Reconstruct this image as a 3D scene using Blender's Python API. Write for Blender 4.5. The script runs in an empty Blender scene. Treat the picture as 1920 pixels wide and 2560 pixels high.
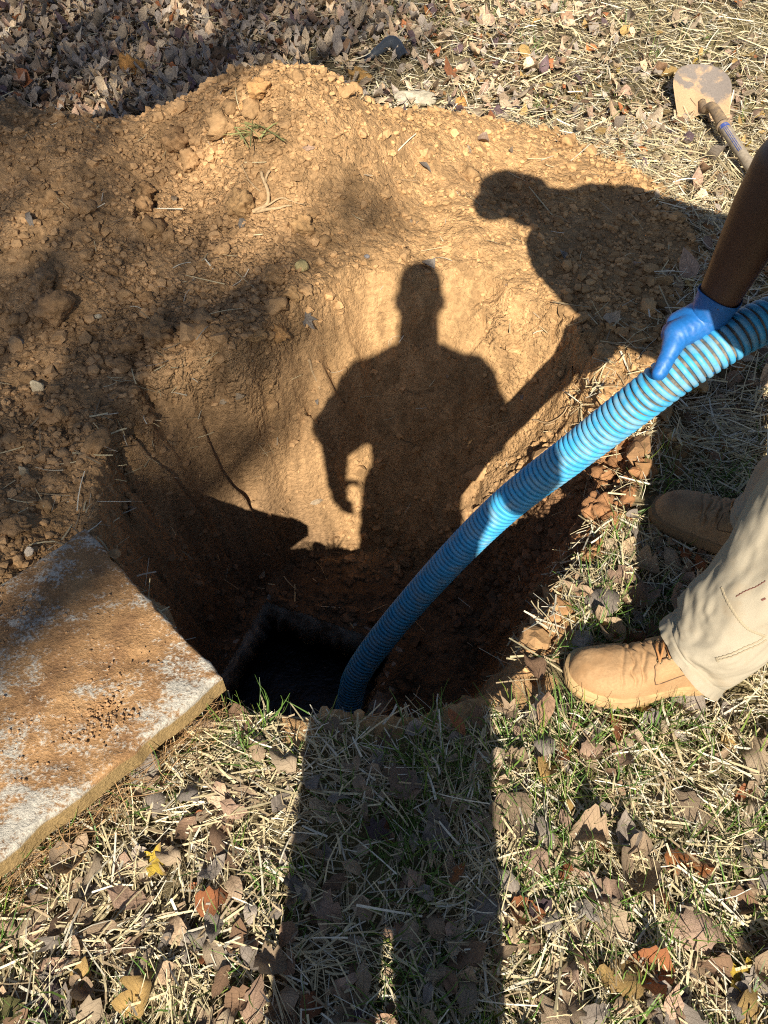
import bpy, math, random
import numpy as np
from mathutils import Vector

random.seed(7)
rng = np.random.default_rng(11)
R = math.radians
scene = bpy.context.scene
COL = scene.collection

# ------------------------------------------------------------------ camera, sky, sun, exposure
CAM_H, PITCH, FPX = 1.35, R(50), 1923.0
SUN_EL, SUN_AZ = R(36.5), R(3.3)          # shadows fall 3.3 degrees right of the view heading
cd = bpy.data.cameras.new('camera')
cam = bpy.data.objects.new('camera', cd)
COL.objects.link(cam)
cam.location = (0, 0, CAM_H)
cam.rotation_euler = (R(90) - PITCH, 0, 0)
cd.sensor_fit = 'VERTICAL'
cd.sensor_height = 24.0
cd.lens = 12.0 * FPX / 1280.0
cd.clip_start, cd.clip_end = 0.01, 400.0
scene.camera = cam

world = bpy.data.worlds.new('World')
scene.world = world
world.use_nodes = True
wn = world.node_tree
for n in list(wn.nodes):
    wn.nodes.remove(n)
sky = wn.nodes.new('ShaderNodeTexSky')
sky.sky_type = 'NISHITA'
sky.sun_disc = False
sky.sun_elevation = SUN_EL
sky.sun_rotation = R(180) + SUN_AZ
sky.air_density = 0.6
sky.dust_density = 0.6
bg = wn.nodes.new('ShaderNodeBackground')
bg.inputs['Strength'].default_value = 0.066
wo = wn.nodes.new('ShaderNodeOutputWorld')
wn.links.new(sky.outputs[0], bg.inputs['Color'])
wn.links.new(bg.outputs[0], wo.inputs['Surface'])

SUND = np.array([math.sin(SUN_AZ) * math.cos(SUN_EL), math.cos(SUN_AZ) * math.cos(SUN_EL), -math.sin(SUN_EL)])
sl = bpy.data.lights.new('sun', 'SUN')
sl.energy = 5.0
sl.angle = R(0.53)
sl.color = (1.0, 0.945, 0.85)
sun = bpy.data.objects.new('sun', sl)
COL.objects.link(sun)
sun.rotation_euler = Vector(SUND).to_track_quat('-Z', 'Y').to_euler()
sun.location = tuple(-SUND * 30)

scene.view_settings.view_transform = 'Standard'
scene.view_settings.look = 'None'
scene.view_settings.exposure = 1.06
scene.view_settings.gamma = 1.0
scene.view_settings.use_curve_mapping = False
scene.render.engine = 'CYCLES'
scene.cycles.max_bounces = 6
scene.cycles.diffuse_bounces = 2
scene.cycles.use_denoising = False
scene.cycles.filter_width = 1.1


def at(px, py, z=0.0):
    """world point on the plane z seen at photo pixel (px, py)"""
    r, u = (px - 960) / FPX, (1280 - py) / FPX
    d = np.array([r, math.cos(PITCH) + u * math.sin(PITCH), -math.sin(PITCH) + u * math.cos(PITCH)])
    return np.array([0, 0, CAM_H]) + d * ((z - CAM_H) / d[2])


# ------------------------------------------------------------------ noise
def hsh(ix, iy, s=0):
    h = (ix.astype(np.int64) * 374761393 + iy.astype(np.int64) * 668265263 + s * 974711) & 0xffffffff
    h = ((h ^ (h >> 13)) * 1274126177) & 0xffffffff
    h = ((h ^ (h >> 16)) * 2246822519) & 0xffffffff
    return ((h ^ (h >> 15)) & 0xffffff) / float(0xffffff)


def vn(x, y, s=0):
    x = np.asarray(x, float); y = np.asarray(y, float)
    ix, iy = np.floor(x), np.floor(y)
    fx, fy = x - ix, y - iy
    fx = fx * fx * fx * (fx * (fx * 6 - 15) + 10); fy = fy * fy * fy * (fy * (fy * 6 - 15) + 10)
    a, b = hsh(ix, iy, s), hsh(ix + 1, iy, s)
    c, d = hsh(ix, iy + 1, s), hsh(ix + 1, iy + 1, s)
    return 2 * ((a * (1 - fx) + b * fx) * (1 - fy) + (c * (1 - fx) + d * fx) * fy) - 1


def fbm(x, y, s=0, o=4, g=0.5):
    t, a, f = 0, 1, 1
    for i in range(o):
        t = t + a * vn(x * f + i * 17.3, y * f - i * 9.1, s + i); a *= g; f *= 2.03
    return t


def worley(x, y, s=0):
    ix, iy = np.floor(x), np.floor(y)
    f1 = np.full(x.shape, 9.0); f2 = np.full(x.shape, 9.0); cid = np.zeros(x.shape)
    for dx in (-1, 0, 1):
        for dy in (-1, 0, 1):
            cx, cy = ix + dx, iy + dy
            d = np.hypot(cx + hsh(cx, cy, s) - x, cy + hsh(cx, cy, s + 5) - y)
            n = hsh(cx, cy, s + 9)
            nearer = d < f1
            f2 = np.where(nearer, f1, np.minimum(f2, d))
            cid = np.where(nearer, n, cid)
            f1 = np.where(nearer, d, f1)
    return f1, f2, cid


def smooth(x, a, b):
    t = np.clip((x - a) / (b - a), 0, 1)
    return t * t * (3 - 2 * t)


# ------------------------------------------------------------------ materials
def new_mat(name):
    m = bpy.data.materials.new(name)
    m.use_nodes = True
    nt = m.node_tree
    for n in list(nt.nodes):
        nt.nodes.remove(n)
    o = nt.nodes.new('ShaderNodeOutputMaterial')
    p = nt.nodes.new('ShaderNodeBsdfPrincipled')
    nt.links.new(p.outputs[0], o.inputs['Surface'])
    return m, nt, p, o


def nd(nt, typ, **kw):
    n = nt.nodes.new(typ)
    for k, v in kw.items():
        if k in n.inputs.keys():
            n.inputs[k].default_value = v
        else:
            setattr(n, k, v)
    return n


def noise_node(nt, co, scale, detail=5, rough=0.6):
    n = nd(nt, 'ShaderNodeTexNoise', Scale=scale, Detail=detail, Roughness=rough)
    nt.links.new(co, n.inputs['Vector'])
    return n


def ramp(nt, fac, stops):
    r = nt.nodes.new('ShaderNodeValToRGB')
    el = r.color_ramp.elements
    while len(el) > len(stops):
        el.remove(el[-1])
    while len(el) < len(stops):
        el.new(0.5)
    for e, (p, c) in zip(el, stops):
        e.position = p
        e.color = (c[0], c[1], c[2], 1) if hasattr(c, '__len__') else (c, c, c, 1)
    nt.links.new(fac, r.inputs['Fac'])
    return r


def mixc(nt, fac, a, b, blend='MIX'):
    m = nt.nodes.new('ShaderNodeMix')
    m.data_type = 'RGBA'
    m.blend_type = blend
    for k, v in ((0, fac), (6, a), (7, b)):
        if hasattr(v, 'is_linked'):
            nt.links.new(v, m.inputs[k])
        elif k == 0:
            m.inputs[0].default_value = v
        else:
            m.inputs[k].default_value = (v[0], v[1], v[2], 1)
    return m.outputs[2]


def math_node(nt, op, a, b=None):
    m = nt.nodes.new('ShaderNodeMath')
    m.operation = op
    for i, v in enumerate((a, b)):
        if v is None:
            continue
        if hasattr(v, 'is_linked'):
            nt.links.new(v, m.inputs[i])
        else:
            m.inputs[i].default_value = v
    return m.outputs[0]


def add_bump(nt, p, h, strength, dist):
    b = nd(nt, 'ShaderNodeBump', Strength=strength, Distance=dist)
    nt.links.new(h, b.inputs['Height'])
    nt.links.new(b.outputs[0], p.inputs['Normal'])
    return b


def simple_mat(name, color, rough=0.7, scale=60, var=0.35, bump=0.3, dist=0.002, dirt=None, spec=0.3, dscale=9, dthr=(0.5, 0.65)):
    m, nt, p, o = new_mat(name)
    tc = nd(nt, 'ShaderNodeTexCoord')
    n = noise_node(nt, tc.outputs['Object'], scale, 6, 0.65)
    r = ramp(nt, n.outputs['Fac'], [(0.3, 1 - var), (0.7, 1 + var * 0.6)])
    c = mixc(nt, 1.0, color, r.outputs[0], 'MULTIPLY')
    if dirt:
        n2 = noise_node(nt, tc.outputs['Object'], dscale, 6, 0.7)
        r2 = ramp(nt, n2.outputs['Fac'], [(dthr[0], 0.0), (dthr[1], 1.0)])
        c = mixc(nt, r2.outputs[0], c, dirt)
    nt.links.new(c, p.inputs['Base Color'])
    p.inputs['Roughness'].default_value = rough
    p.inputs['Specular IOR Level'].default_value = spec
    if bump:
        add_bump(nt, p, n.outputs['Fac'], bump, dist)
    return m


def attr_mat(name, rough=0.9, scale=120, var=0.3, bump=0.5, dist=0.004, spec=0.15, transl=0.0, rand=0.0, veins=False, fine=0, crumbs=0):
    m, nt, p, o = new_mat(name)
    at_ = nd(nt, 'ShaderNodeAttribute', attribute_name='col')
    tc = nd(nt, 'ShaderNodeTexCoord')
    n = noise_node(nt, tc.outputs['Object'], scale, 7, 0.65)
    r = ramp(nt, n.outputs['Fac'], [(0.3, 1 - var), (0.7, 1 + var * 0.7)])
    c = mixc(nt, 1.0, at_.outputs['Color'], r.outputs[0], 'MULTIPLY')
    if rand:
        oi = nd(nt, 'ShaderNodeObjectInfo')
        rr = ramp(nt, oi.outputs['Random'], [(0.0, (1 - rand, 1 - rand, 1 - rand)), (0.5, (1, 0.95, 0.9)), (1.0, (1 + rand * .6, 1 + rand * .55, 1 + rand * .5))])
        c = mixc(nt, 1.0, c, rr.outputs[0], 'MULTIPLY')
    h = n.outputs['Fac']
    if veins:
        lp = nd(nt, 'ShaderNodeAttribute', attribute_name='lp')
        sx = nd(nt, 'ShaderNodeSeparateXYZ')
        nt.links.new(lp.outputs['Vector'], sx.inputs[0])
        av = math_node(nt, 'ABSOLUTE', sx.outputs[1])
        mid = math_node(nt, 'LESS_THAN', av, 0.05)
        ph = math_node(nt, 'SUBTRACT', math_node(nt, 'MULTIPLY', sx.outputs[0], 8.0), math_node(nt, 'MULTIPLY', av, 2.2))
        fr = math_node(nt, 'ABSOLUTE', math_node(nt, 'SUBTRACT', math_node(nt, 'FRACT', ph), 0.5))
        lat = math_node(nt, 'LESS_THAN', fr, 0.07)
        vv = math_node(nt, 'MAXIMUM', mid, math_node(nt, 'MULTIPLY', lat, 0.6))
        c = mixc(nt, math_node(nt, 'MULTIPLY', vv, 0.35), c, (0.10, 0.06, 0.035))
        n3 = noise_node(nt, tc.outputs['Object'], 45, 4, 0.7)
        sp = ramp(nt, n3.outputs['Fac'], [(0.56, 0.0), (0.72, 0.45)])
        c = mixc(nt, sp.outputs[0], c, (0.09, 0.055, 0.04))
        h = math_node(nt, 'ADD', h, math_node(nt, 'MULTIPLY', vv, 0.6))
    nt.links.new(c, p.inputs['Base Color'])
    p.inputs['Roughness'].default_value = rough
    p.inputs['Specular IOR Level'].default_value = spec
    if crumbs:
        lpa = nd(nt, 'ShaderNodeAttribute', attribute_name='lp')
        sxx = nd(nt, 'ShaderNodeSeparateXYZ')
        nt.links.new(lpa.outputs['Vector'], sxx.inputs[0])
        nw = noise_node(nt, tc.outputs['Object'], 55, 3, 0.6)
        wv = nd(nt, 'ShaderNodeVectorMath', operation='SCALE'); wv.inputs['Scale'].default_value = 0.012
        nt.links.new(nw.outputs['Color'], wv.inputs[0])
        va = nd(nt, 'ShaderNodeVectorMath', operation='ADD')
        nt.links.new(tc.outputs['Object'], va.inputs[0]); nt.links.new(wv.outputs[0], va.inputs[1])
        hs = None
        for sc_v, am in ((62, 1.6), (140, 0.9)):
            vo = nd(nt, 'ShaderNodeTexVoronoi', Scale=sc_v)
            nt.links.new(va.outputs[0], vo.inputs['Vector'])
            q = math_node(nt, 'MULTIPLY', math_node(nt, 'SUBTRACT', 0.7, math_node(nt, 'POWER', vo.outputs['Distance'], 2.0)), am)
            hs = q if hs is None else math_node(nt, 'ADD', hs, q)
        h = math_node(nt, 'ADD', h, math_node(nt, 'MULTIPLY', hs, sxx.outputs[0]))
    if fine:
        n4 = noise_node(nt, tc.outputs['Object'], fine, 4, 0.7)
        h = math_node(nt, 'ADD', h, math_node(nt, 'MULTIPLY', n4.outputs['Fac'], 0.5))
    if bump:
        add_bump(nt, p, h, bump, dist)
    if transl:
        t = nd(nt, 'ShaderNodeBsdfTranslucent')
        nt.links.new(c, t.inputs['Color'])
        mx = nd(nt, 'ShaderNodeMixShader')
        mx.inputs[0].default_value = transl
        nt.links.new(p.outputs[0], mx.inputs[1])
        nt.links.new(t.outputs[0], mx.inputs[2])
        nt.links.new(mx.outputs[0], o.inputs['Surface'])
    return m


M = {}
M['dirt'] = attr_mat('dug_soil', 0.95, 70, 0.34, 1.0, 0.009, 0.1, fine=420, crumbs=1)
M['lawn'] = attr_mat('thatch_soil', 0.95, 90, 0.4, 0.9, 0.008, 0.1, fine=500)
M['clod'] = attr_mat('soil_clod', 0.95, 60, 0.30, 0.8, 0.006, 0.1, fine=380)
M['crumb'] = attr_mat('soil_crumb', 0.95, 160, 0.25, 0.5, 0.003, 0.1)
M['straw'] = attr_mat('dry_straw', 0.55, 200, 0.25, 0.0, 0.001, 0.35, transl=0.15)
M['grass'] = attr_mat('green_grass', 0.5, 100, 0.2, 0.0, 0.001, 0.35, transl=0.3)
M['leaf'] = attr_mat('dry_leaf', 0.62, 110, 0.36, 0.8, 0.0030, 0.3, transl=0.12, rand=0.28, veins=True)
M['litter'] = attr_mat('leaf_litter', 0.62, 90, 0.25, 0.0, 0.001, 0.3, transl=0.1)


# ------------------------------------------------------------------ mesh helpers
def add_obj(name, V, F, mat, parent=None, origin=(0, 0, 0), smooth_=True, col=None, lp=None, mats=None, mi=None):
    """V world coordinates, F list of index arrays; stored relative to origin"""
    me = bpy.data.meshes.new(name)
    V = np.asarray(V, float) - np.asarray(origin, float)
    me.vertices.add(len(V))
    me.vertices.foreach_set('co', V.astype(np.float32).ravel())
    if isinstance(F, np.ndarray):
        F = [F]
    F = [np.asarray(f, np.int32) for f in F if len(f)]
    idx = np.concatenate([f.ravel() for f in F])
    cnt = np.concatenate([np.full(len(f), f.shape[1], np.int32) for f in F])
    me.loops.add(len(idx))
    me.loops.foreach_set('vertex_index', idx)
    me.polygons.add(len(cnt))
    st = np.zeros(len(cnt), np.int32); st[1:] = np.cumsum(cnt)[:-1]
    me.polygons.foreach_set('loop_start', st)
    me.polygons.foreach_set('use_smooth', np.full(len(cnt), smooth_))
    if mi is not None:
        me.polygons.foreach_set('material_index', np.asarray(mi, np.int32))
    me.update(calc_edges=True)
    if col is not None:
        a = me.color_attributes.new('col', 'FLOAT_COLOR', 'POINT')
        c4 = np.ones((len(V), 4), np.float32); c4[:, :3] = col
        a.data.foreach_set('color', c4.ravel())
    if lp is not None:
        a = me.attributes.new('lp', 'FLOAT_VECTOR', 'POINT')
        a.data.foreach_set('vector', np.asarray(lp, np.float32).ravel())
    for m in (mats or [mat]):
        me.materials.append(m)
    o = bpy.data.objects.new(name, me)
    COL.objects.link(o)
    if parent is not None:
        o.parent = parent
    else:
        o.location = origin
    return o


def thing(name, label, cat, loc=(0, 0, 0), group=None):
    o = bpy.data.objects.new(name, None)
    o.empty_display_size = 0.1
    COL.objects.link(o)
    o.location = loc
    return tag(o, label, cat, group)


def tag(o, label, cat, group=None, kind=None):
    o['label'] = label
    o['category'] = cat
    if group:
        o['group'] = group
    if kind:
        o['kind'] = kind
    return o


class MB:
    def __init__(s):
        s.V, s.T, s.Q, s.C, s.n = [], [], [], [], 0

    def add(s, V, F, col=None):
        V = np.asarray(V, float)
        F = np.asarray(F, np.int64)
        s.V.append(V)
        (s.T if F.shape[1] == 3 else s.Q).append(F + s.n)
        s.C.append(np.broadcast_to(np.asarray(col if col is not None else (1, 1, 1), float), (len(V), 3)))
        s.n += len(V)

    def build(s, name, mat, parent=None, origin=(0, 0, 0), smooth_=True, col=False):
        F = []
        if s.T: F.append(np.concatenate(s.T))
        if s.Q: F.append(np.concatenate(s.Q))
        return add_obj(name, np.concatenate(s.V), F, mat, parent, origin, smooth_, np.concatenate(s.C) if col else None)


def grid_faces(r, c, wrap=False):
    i = np.arange(r - 1)[:, None]
    j = np.arange(c if wrap else c - 1)[None, :]
    j2 = (j + 1) % c
    return np.stack([i * c + j, i * c + j2, (i + 1) * c + j2, (i + 1) * c + j], -1).reshape(-1, 4)


def catmull(P, n):
    P = np.asarray(P, float)
    Q = np.vstack([2 * P[0] - P[1], P, 2 * P[-1] - P[-2]])
    t = np.linspace(0, len(P) - 1, n)
    i = np.minimum(t.astype(int), len(P) - 2)
    f = (t - i)[:, None]
    a, b, c, d = Q[i], Q[i + 1], Q[i + 2], Q[i + 3]
    return 0.5 * (2 * b + (c - a) * f + (2 * a - 5 * b + 4 * c - d) * f ** 2 + (3 * b - a - 3 * c + d) * f ** 3)


def frames(P, up=(0, 0, 1)):
    T = np.gradient(P, axis=0)
    T /= np.linalg.norm(T, axis=1)[:, None] + 1e-12
    N = np.zeros_like(T)
    u = np.asarray(up, float)
    if abs(np.dot(u, T[0])) > 0.95:
        u = np.array([1.0, 0, 0])
    n = u - T[0] * np.dot(u, T[0])
    N[0] = n / np.linalg.norm(n)
    for i in range(1, len(P)):
        n = N[i - 1] - T[i] * np.dot(N[i - 1], T[i])
        N[i] = n / (np.linalg.norm(n) + 1e-12)
    return T, N, np.cross(T, N)


def tube(P, rad, n=8, cap=True, up=(0, 0, 1)):
    P = np.asarray(P, float)
    rad = np.broadcast_to(np.asarray(rad, float), (len(P),))
    T, N, B = frames(P, up)
    a = np.linspace(0, 2 * np.pi, n, endpoint=False)
    V = P[:, None] + rad[:, None, None] * (np.cos(a)[None, :, None] * N[:, None] + np.sin(a)[None, :, None] * B[:, None])
    V = V.reshape(-1, 3)
    F = grid_faces(len(P), n, True)
    if cap:
        V = np.vstack([V, P[0], P[-1]])
        k = len(P) * n
        j = np.arange(n); j2 = (j + 1) % n
        F = np.vstack([F, np.stack([j2, j, np.full(n, k), np.full(n, k)], 1), np.stack([(len(P) - 1) * n + j, (len(P) - 1) * n + j2, np.full(n, k + 1), np.full(n, k + 1)], 1)])
        # the caps repeat their centre: make triangles
        Q, Tq = F[:-2 * n], F[-2 * n:][:, :3]
        return V, Q, Tq
    return V, F, None


def mb_tube(mb, P, rad, n=8, col=None, up=(0, 0, 1)):
    V, Q, T = tube(P, rad, n, True, up)
    off = mb.n
    mb.add(V, Q, col)
    if T is not None:
        mb.T.append(T + off)


def ico(sub):
    t = (1 + 5 ** 0.5) / 2
    V = np.array([(-1, t, 0), (1, t, 0), (-1, -t, 0), (1, -t, 0), (0, -1, t), (0, 1, t), (0, -1, -t), (0, 1, -t), (t, 0, -1), (t, 0, 1), (-t, 0, -1), (-t, 0, 1)], float)
    F = np.array([(0, 11, 5), (0, 5, 1), (0, 1, 7), (0, 7, 10), (0, 10, 11), (1, 5, 9), (5, 11, 4), (11, 10, 2), (10, 7, 6), (7, 1, 8), (3, 9, 4), (3, 4, 2), (3, 2, 6), (3, 6, 8), (3, 8, 9), (4, 9, 5), (2, 4, 11), (6, 2, 10), (8, 6, 7), (9, 8, 1)])
    V /= np.linalg.norm(V, axis=1)[:, None]
    for _ in range(sub):
        L = list(V); cache = {}; out = []
        def mid(a, b):
            k = (min(a, b), max(a, b))
            if k not in cache:
                m = L[a] + L[b]; L.append(m / np.linalg.norm(m)); cache[k] = len(L) - 1
            return cache[k]
        for a, b, c in F:
            x, y, z = mid(a, b), mid(b, c), mid(c, a)
            out += [(a, x, z), (b, y, x), (c, z, y), (x, y, z)]
        V, F = np.array(L), np.array(out)
    return V, F


ICO = [ico(i) for i in range(4)]


def clod_verts(sub, r, facet=0.75, rough_=0.12):
    """an angular lump: sphere clipped by random planes, then roughened"""
    D, F = ICO[sub]
    k = 11
    k = 9
    n = r.normal(size=(k, 3)); n /= np.linalg.norm(n, axis=1)[:, None]
    d = r.uniform(0.62, 1.0, k)
    dots = D @ n.T
    rad = np.where(dots > 0.15, d[None] / np.maximum(dots, 0.15), 9).min(1)
    rad = facet * np.minimum(rad, 1.15) + (1 - facet) * 0.9
    s = r.uniform(0, 50)
    rad = rad * (1 + rough_ * fbm(D[:, 0] * 2.6 + s + D[:, 2] * 1.7, D[:, 1] * 2.6 - s + D[:, 2] * 1.9, 3, 4, 0.6))
    return D * rad[:, None], F


# ------------------------------------------------------------------ terrain
def tps_fit(P, z, reg=1e-4):
    d2 = ((P[:, None] - P[None]) ** 2).sum(-1)
    K = 0.5 * d2 * np.log(d2 + 1e-12)
    n = len(P)
    A = np.zeros((n + 3, n + 3))
    A[:n, :n] = K + reg * np.eye(n)
    A[:n, n] = 1; A[:n, n + 1:] = P
    A[n:, :n] = A[:n, n:].T
    return np.linalg.solve(A, np.concatenate([z, np.zeros(3)]))


MPX = [(0, 275, .36), (200, 285, .36), (400, 300, .33), (500, 262, .34), (600, 215, .385), (720, 185, .43), (800, 175, .45), (860, 205, .40),
       (950, 255, .33), (1060, 275, .26), (1200, 330, .17), (1400, 400, .09), (1560, 455, .05), (1720, 540, .02),
       (0, 420, .31), (250, 420, .30), (450, 400, .27), (650, 380, .32), (850, 350, .34), (1050, 380, .22), (1250, 430, .12), (1450, 500, .07),
       (0, 600, .22), (200, 600, .22), (400, 600, .20), (600, 600, .17), (800, 540, .19), (1000, 500, .17), (1200, 540, .11), (1400, 600, .07), (1600, 680, .05), (1700, 620, .05), (1760, 700, .03), (1560, 770, .05), (1650, 560, .05), (1560, 830, .045), (1480, 870, .05),
       (0, 900, .10), (200, 900, .11), (400, 850, .12), (600, 800, .13), (800, 700, .12), (1000, 650, .11), (1300, 700, .07), (1450, 800, .04),
       (0, 1200, .06), (150, 1250, .05), (300, 1050, .07), (0, 1380, .06), (110, 1390, .06), (180, 1330, .05), (-120, 1420, .06)]
cp = []
for k, (a, b, z) in enumerate(MPX):
    p = at(a, b, z); cp.append((p[0], p[1], z))
    if k < 14:
        cp.append((p[0] * 1.02, p[1] + 0.28, z * 0.35)); cp.append((p[0] * 1.04, p[1] + 0.6, 0.0))
cp += [(-1.7, 2.5, .26), (-2.5, 2.5, 0), (-1.7, 1.6, .12), (-2.4, 1.5, 0), (-1.5, 1.0, .04), (-2.2, .7, 0), (-1.7, 3.2, 0)]
for x in (-3, -1.5, -.6, 0, .6, 1.2, 2.2):
    cp += [(x, -.4, 0), (x, 0.2, 0)]
    if x > 1: cp += [(x, 1.0, 0), (x, 1.6, 0), (x, 2.2, 0)]
for x in (-3, -1.5, 0, 1.2, 2.2):
    cp += [(x, 3.9, 0), (x, 4.8, 0)]
cp += [(.7, .7, 0), (.8, 1.1, 0), (.3, .55, 0), (-.1, .5, 0), (-.7, .45, 0), (-.5, .75, 0), (-1.0, .6, 0), (1.2, 2.5, .0), (1.2, 2.9, 0), (.75, 3.1, 0)]
cp = np.array(cp)
TPS_P = cp[:, :2]
TPS_W = tps_fit(TPS_P, cp[:, 2], 3e-4)


def mound(x, y):
    out = np.empty(x.size)
    X = np.stack([x.ravel(), y.ravel()], 1)
    for i in range(0, len(X), 40000):
        b = X[i:i + 40000]
        d2 = ((b[:, None] - TPS_P[None]) ** 2).sum(-1)
        out[i:i + 40000] = (0.5 * d2 * np.log(d2 + 1e-12)) @ TPS_W[:len(TPS_P)] + TPS_W[len(TPS_P)] + b @ TPS_W[len(TPS_P) + 1:]
    out = out.reshape(x.shape)
    win = smooth(x, -2.6, -2.1) * (1 - smooth(x, 1.3, 1.7)) * smooth(y, 0.3, 0.6) * (1 - smooth(y, 3.5, 3.9))
    return np.maximum(out, 0) * win


RIM = np.array([(-.34, .65), (-.20, .635), (-.05, .63), (.075, .635), (.184, .683), (.269, .761), (.36, .893), (.428, 1.007), (.518, 1.109),
                (.585, 1.26), (.60, 1.42), (.59, 1.56), (.58, 1.68), (.50, 1.82), (.33, 1.95), (.10, 2.02), (-.10, 1.96), (-.22, 1.78), (-.34, 1.62),
                (-.48, 1.58), (-.62, 1.53), (-.70, 1.34), (-.655, 1.10), (-.50, .945), (-.40, .80)])
FLOOR = np.array([(-.50, .90), (-.52, 1.12), (-.43, 1.36), (-.28, 1.52), (.0, 1.55), (.2, 1.46), (.30, 1.28), (.26, 1.05), (.16, .90), (.02, .80), (-.25, .78), (-.40, .80)])
FLOOR_Z = -0.69
# the square opening in the tank lid, rotated
TA = np.array([-.376, 1.348]); TU = np.array([.928, -.371]); TV = np.array([-.371, -.928])
T_U, T_V = 0.435, 0.42


def poly_sd(px, py, poly):
    """signed distance to a closed polygon, negative inside"""
    d = np.full(px.shape, 1e9); inside = np.zeros(px.shape, bool)
    n = len(poly)
    for i in range(n):
        ax, ay = poly[i]; bx, by = poly[(i + 1) % n]
        ex, ey = bx - ax, by - ay
        t = np.clip(((px - ax) * ex + (py - ay) * ey) / (ex * ex + ey * ey), 0, 1)
        d = np.minimum(d, np.hypot(px - ax - t * ex, py - ay - t * ey))
        c = ((ay > py) != (by > py))
        xi = ax + (py - ay) * ex / (ey if abs(ey) > 1e-12 else 1e-12)
        inside ^= c & (px < xi)
    return np.where(inside, -d, d)


def axis_coords(fine0, fine1, step, lo, hi):
    c = list(np.arange(fine0, fine1, step))
    s, v = step, c[-1]
    while v < hi:
        s *= 1.09; v += s; c.append(v)
    s, v = step, c[0]
    L = []
    while v > lo:
        s *= 1.09; v -= s; L.append(v)
    return np.array(L[::-1] + c)


GX = axis_coords(-1.65, 1.45, 0.0056, -90, 90)
GY = axis_coords(0.15, 3.05, 0.0056, -60, 140)
X, Y = np.meshgrid(GX, GY)            # rows = y
MZ = np.zeros_like(X)
box = (np.abs(X) < 4) & (Y > -.5) & (Y < 5)
MZ[box] = mound(X[box], Y[box])
wobx = X + 0.030 * fbm(X * 7, Y * 7, 41, 4) ; woby = Y + 0.030 * fbm(X * 7, Y * 7, 47, 4)
RS = np.full_like(X, 9.0); FS = np.full_like(X, 9.0)
hb = (np.abs(X) < 1.2) & (Y > .3) & (Y < 2.5)
RS[hb] = poly_sd(wobx[hb], woby[hb], RIM)
FS[hb] = poly_sd(X[hb], Y[hb], FLOOR)
inside = smooth(-RS, -0.002, 0.02)
tt = np.clip(-RS, 0, None) / (np.clip(-RS, 0, None) + np.clip(FS, 0, None) + 1e-6)
tt = np.clip(tt, 0, 1)
prof = np.clip(0.80 * tt + 0.20 * smooth(tt, 0, 1), 0, 1)
# lawn relief
lawn_z = 0.010 * fbm(X * 6, Y * 6, 3, 4) + 0.02 * vn(X * 0.9, Y * 0.9, 8) * smooth(np.hypot(X, Y - 1.5), 1.6, 3.0)
dm = smooth(MZ + 0.012 * fbm(X * 9, Y * 9, 12, 4), 0.012, 0.045)      # dug soil mask
# lumpy soil relief: rounded cells of three sizes
def lumps(sc, s, amp):
    f1, f2, cid = worley(X * sc + 0.25 * vn(X * sc * 2, Y * sc * 2, s + 3), Y * sc + 0.25 * vn(X * sc * 2, Y * sc * 2, s + 4), s)
    return amp * (np.sqrt(np.clip(1 - (f1 * 1.35) ** 2, 0, 1)) - 0.35) * (0.25 + 0.95 * cid)
lump = np.zeros_like(X)
reg = (np.abs(X) < 2.6) & (Y > .2) & (Y < 4)
lum_all = lumps(14, 21, 0.027) * smooth(vn(X * 3.1, Y * 3.1, 66), -.2, .5) + lumps(30, 22, 0.011) + lumps(58, 23, 0.006)
lump[reg] = lum_all[reg]
# the left and the foot of the mound are rough, the sandy middle is finer
roughm = 0.45 + 0.55 * smooth(-X + 0.25 * fbm(X * 2, Y * 2, 90, 3), -0.1, 0.45)
lump *= roughm
und = 0.030 * fbm(X * 3.2, Y * 3.2, 31, 4)
wall_rel = 0.028 * fbm(X * 5 + Y * 1.5, Y * 8, 51, 4) * .8 + 0.007 * fbm(X * 22, Y * 44, 52, 4)
f1, f2, cidw = worley(X * 6 + .3 * fbm(X * 5, Y * 5, 57, 3), Y * 11, 55)
wall_rel += (cidw - .5) * 0.035 - 0.018 * (1 - smooth(f2 - f1, 0.0, 0.07)) * smooth(cidw, .35, .6)
f1k, f2k, cidk = worley(X * 5.5 + .35 * fbm(X * 6, Y * 6, 58, 3), Y * 4.2 + .35 * fbm(X * 6, Y * 6, 59, 3), 155)
crk = (1 - smooth(f2k - f1k, 0.0, 0.055)) * smooth(fbm(X * 2.2, Y * 2.2, 156, 2), -.05, .5)
lump = lump - .016 * crk
wall_rel = wall_rel - .018 * crk
Z_out = lawn_z * (1 - dm) + MZ + dm * (lump + und)
wl = smooth(-RS, 0.0, 0.10)
Z_in_top = Z_out * (1 - wl) + wl * (MZ + 0.25 * lump)
floor_rel = FLOOR_Z + 0.018 * fbm(X * 9, Y * 9, 61, 4) + 0.3 * lump
ph_ = (Y + .05 * fbm(X * 5, Y * 9, 171, 3) + .10 * X) / .125
saw = (ph_ - np.floor(ph_))
saw = np.where(saw < .86, saw / .86, (1 - saw) / .14) - .5
wall_rel = wall_rel + .115 * saw * smooth(-X, .30, .42) * smooth(Y, 1.05, 1.2)
Z_in = Z_in_top * (1 - prof) + floor_rel * prof + wall_rel * np.sin(np.pi * np.clip(tt, 0, 1)) ** .7
# ledge on the right wall
Z = np.where(RS < 0, Z_in, Z_out)
# crumbling lip: undercut notches along the right rim
lipn = np.exp(-((RS + 0.02) / 0.05) ** 2) * smooth(X, 0.1, 0.4) * (Y < 1.75)
Z -= lipn * 0.06 * smooth(fbm(X * 16, Y * 16, 71, 3), 0.05, 0.6)


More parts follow.
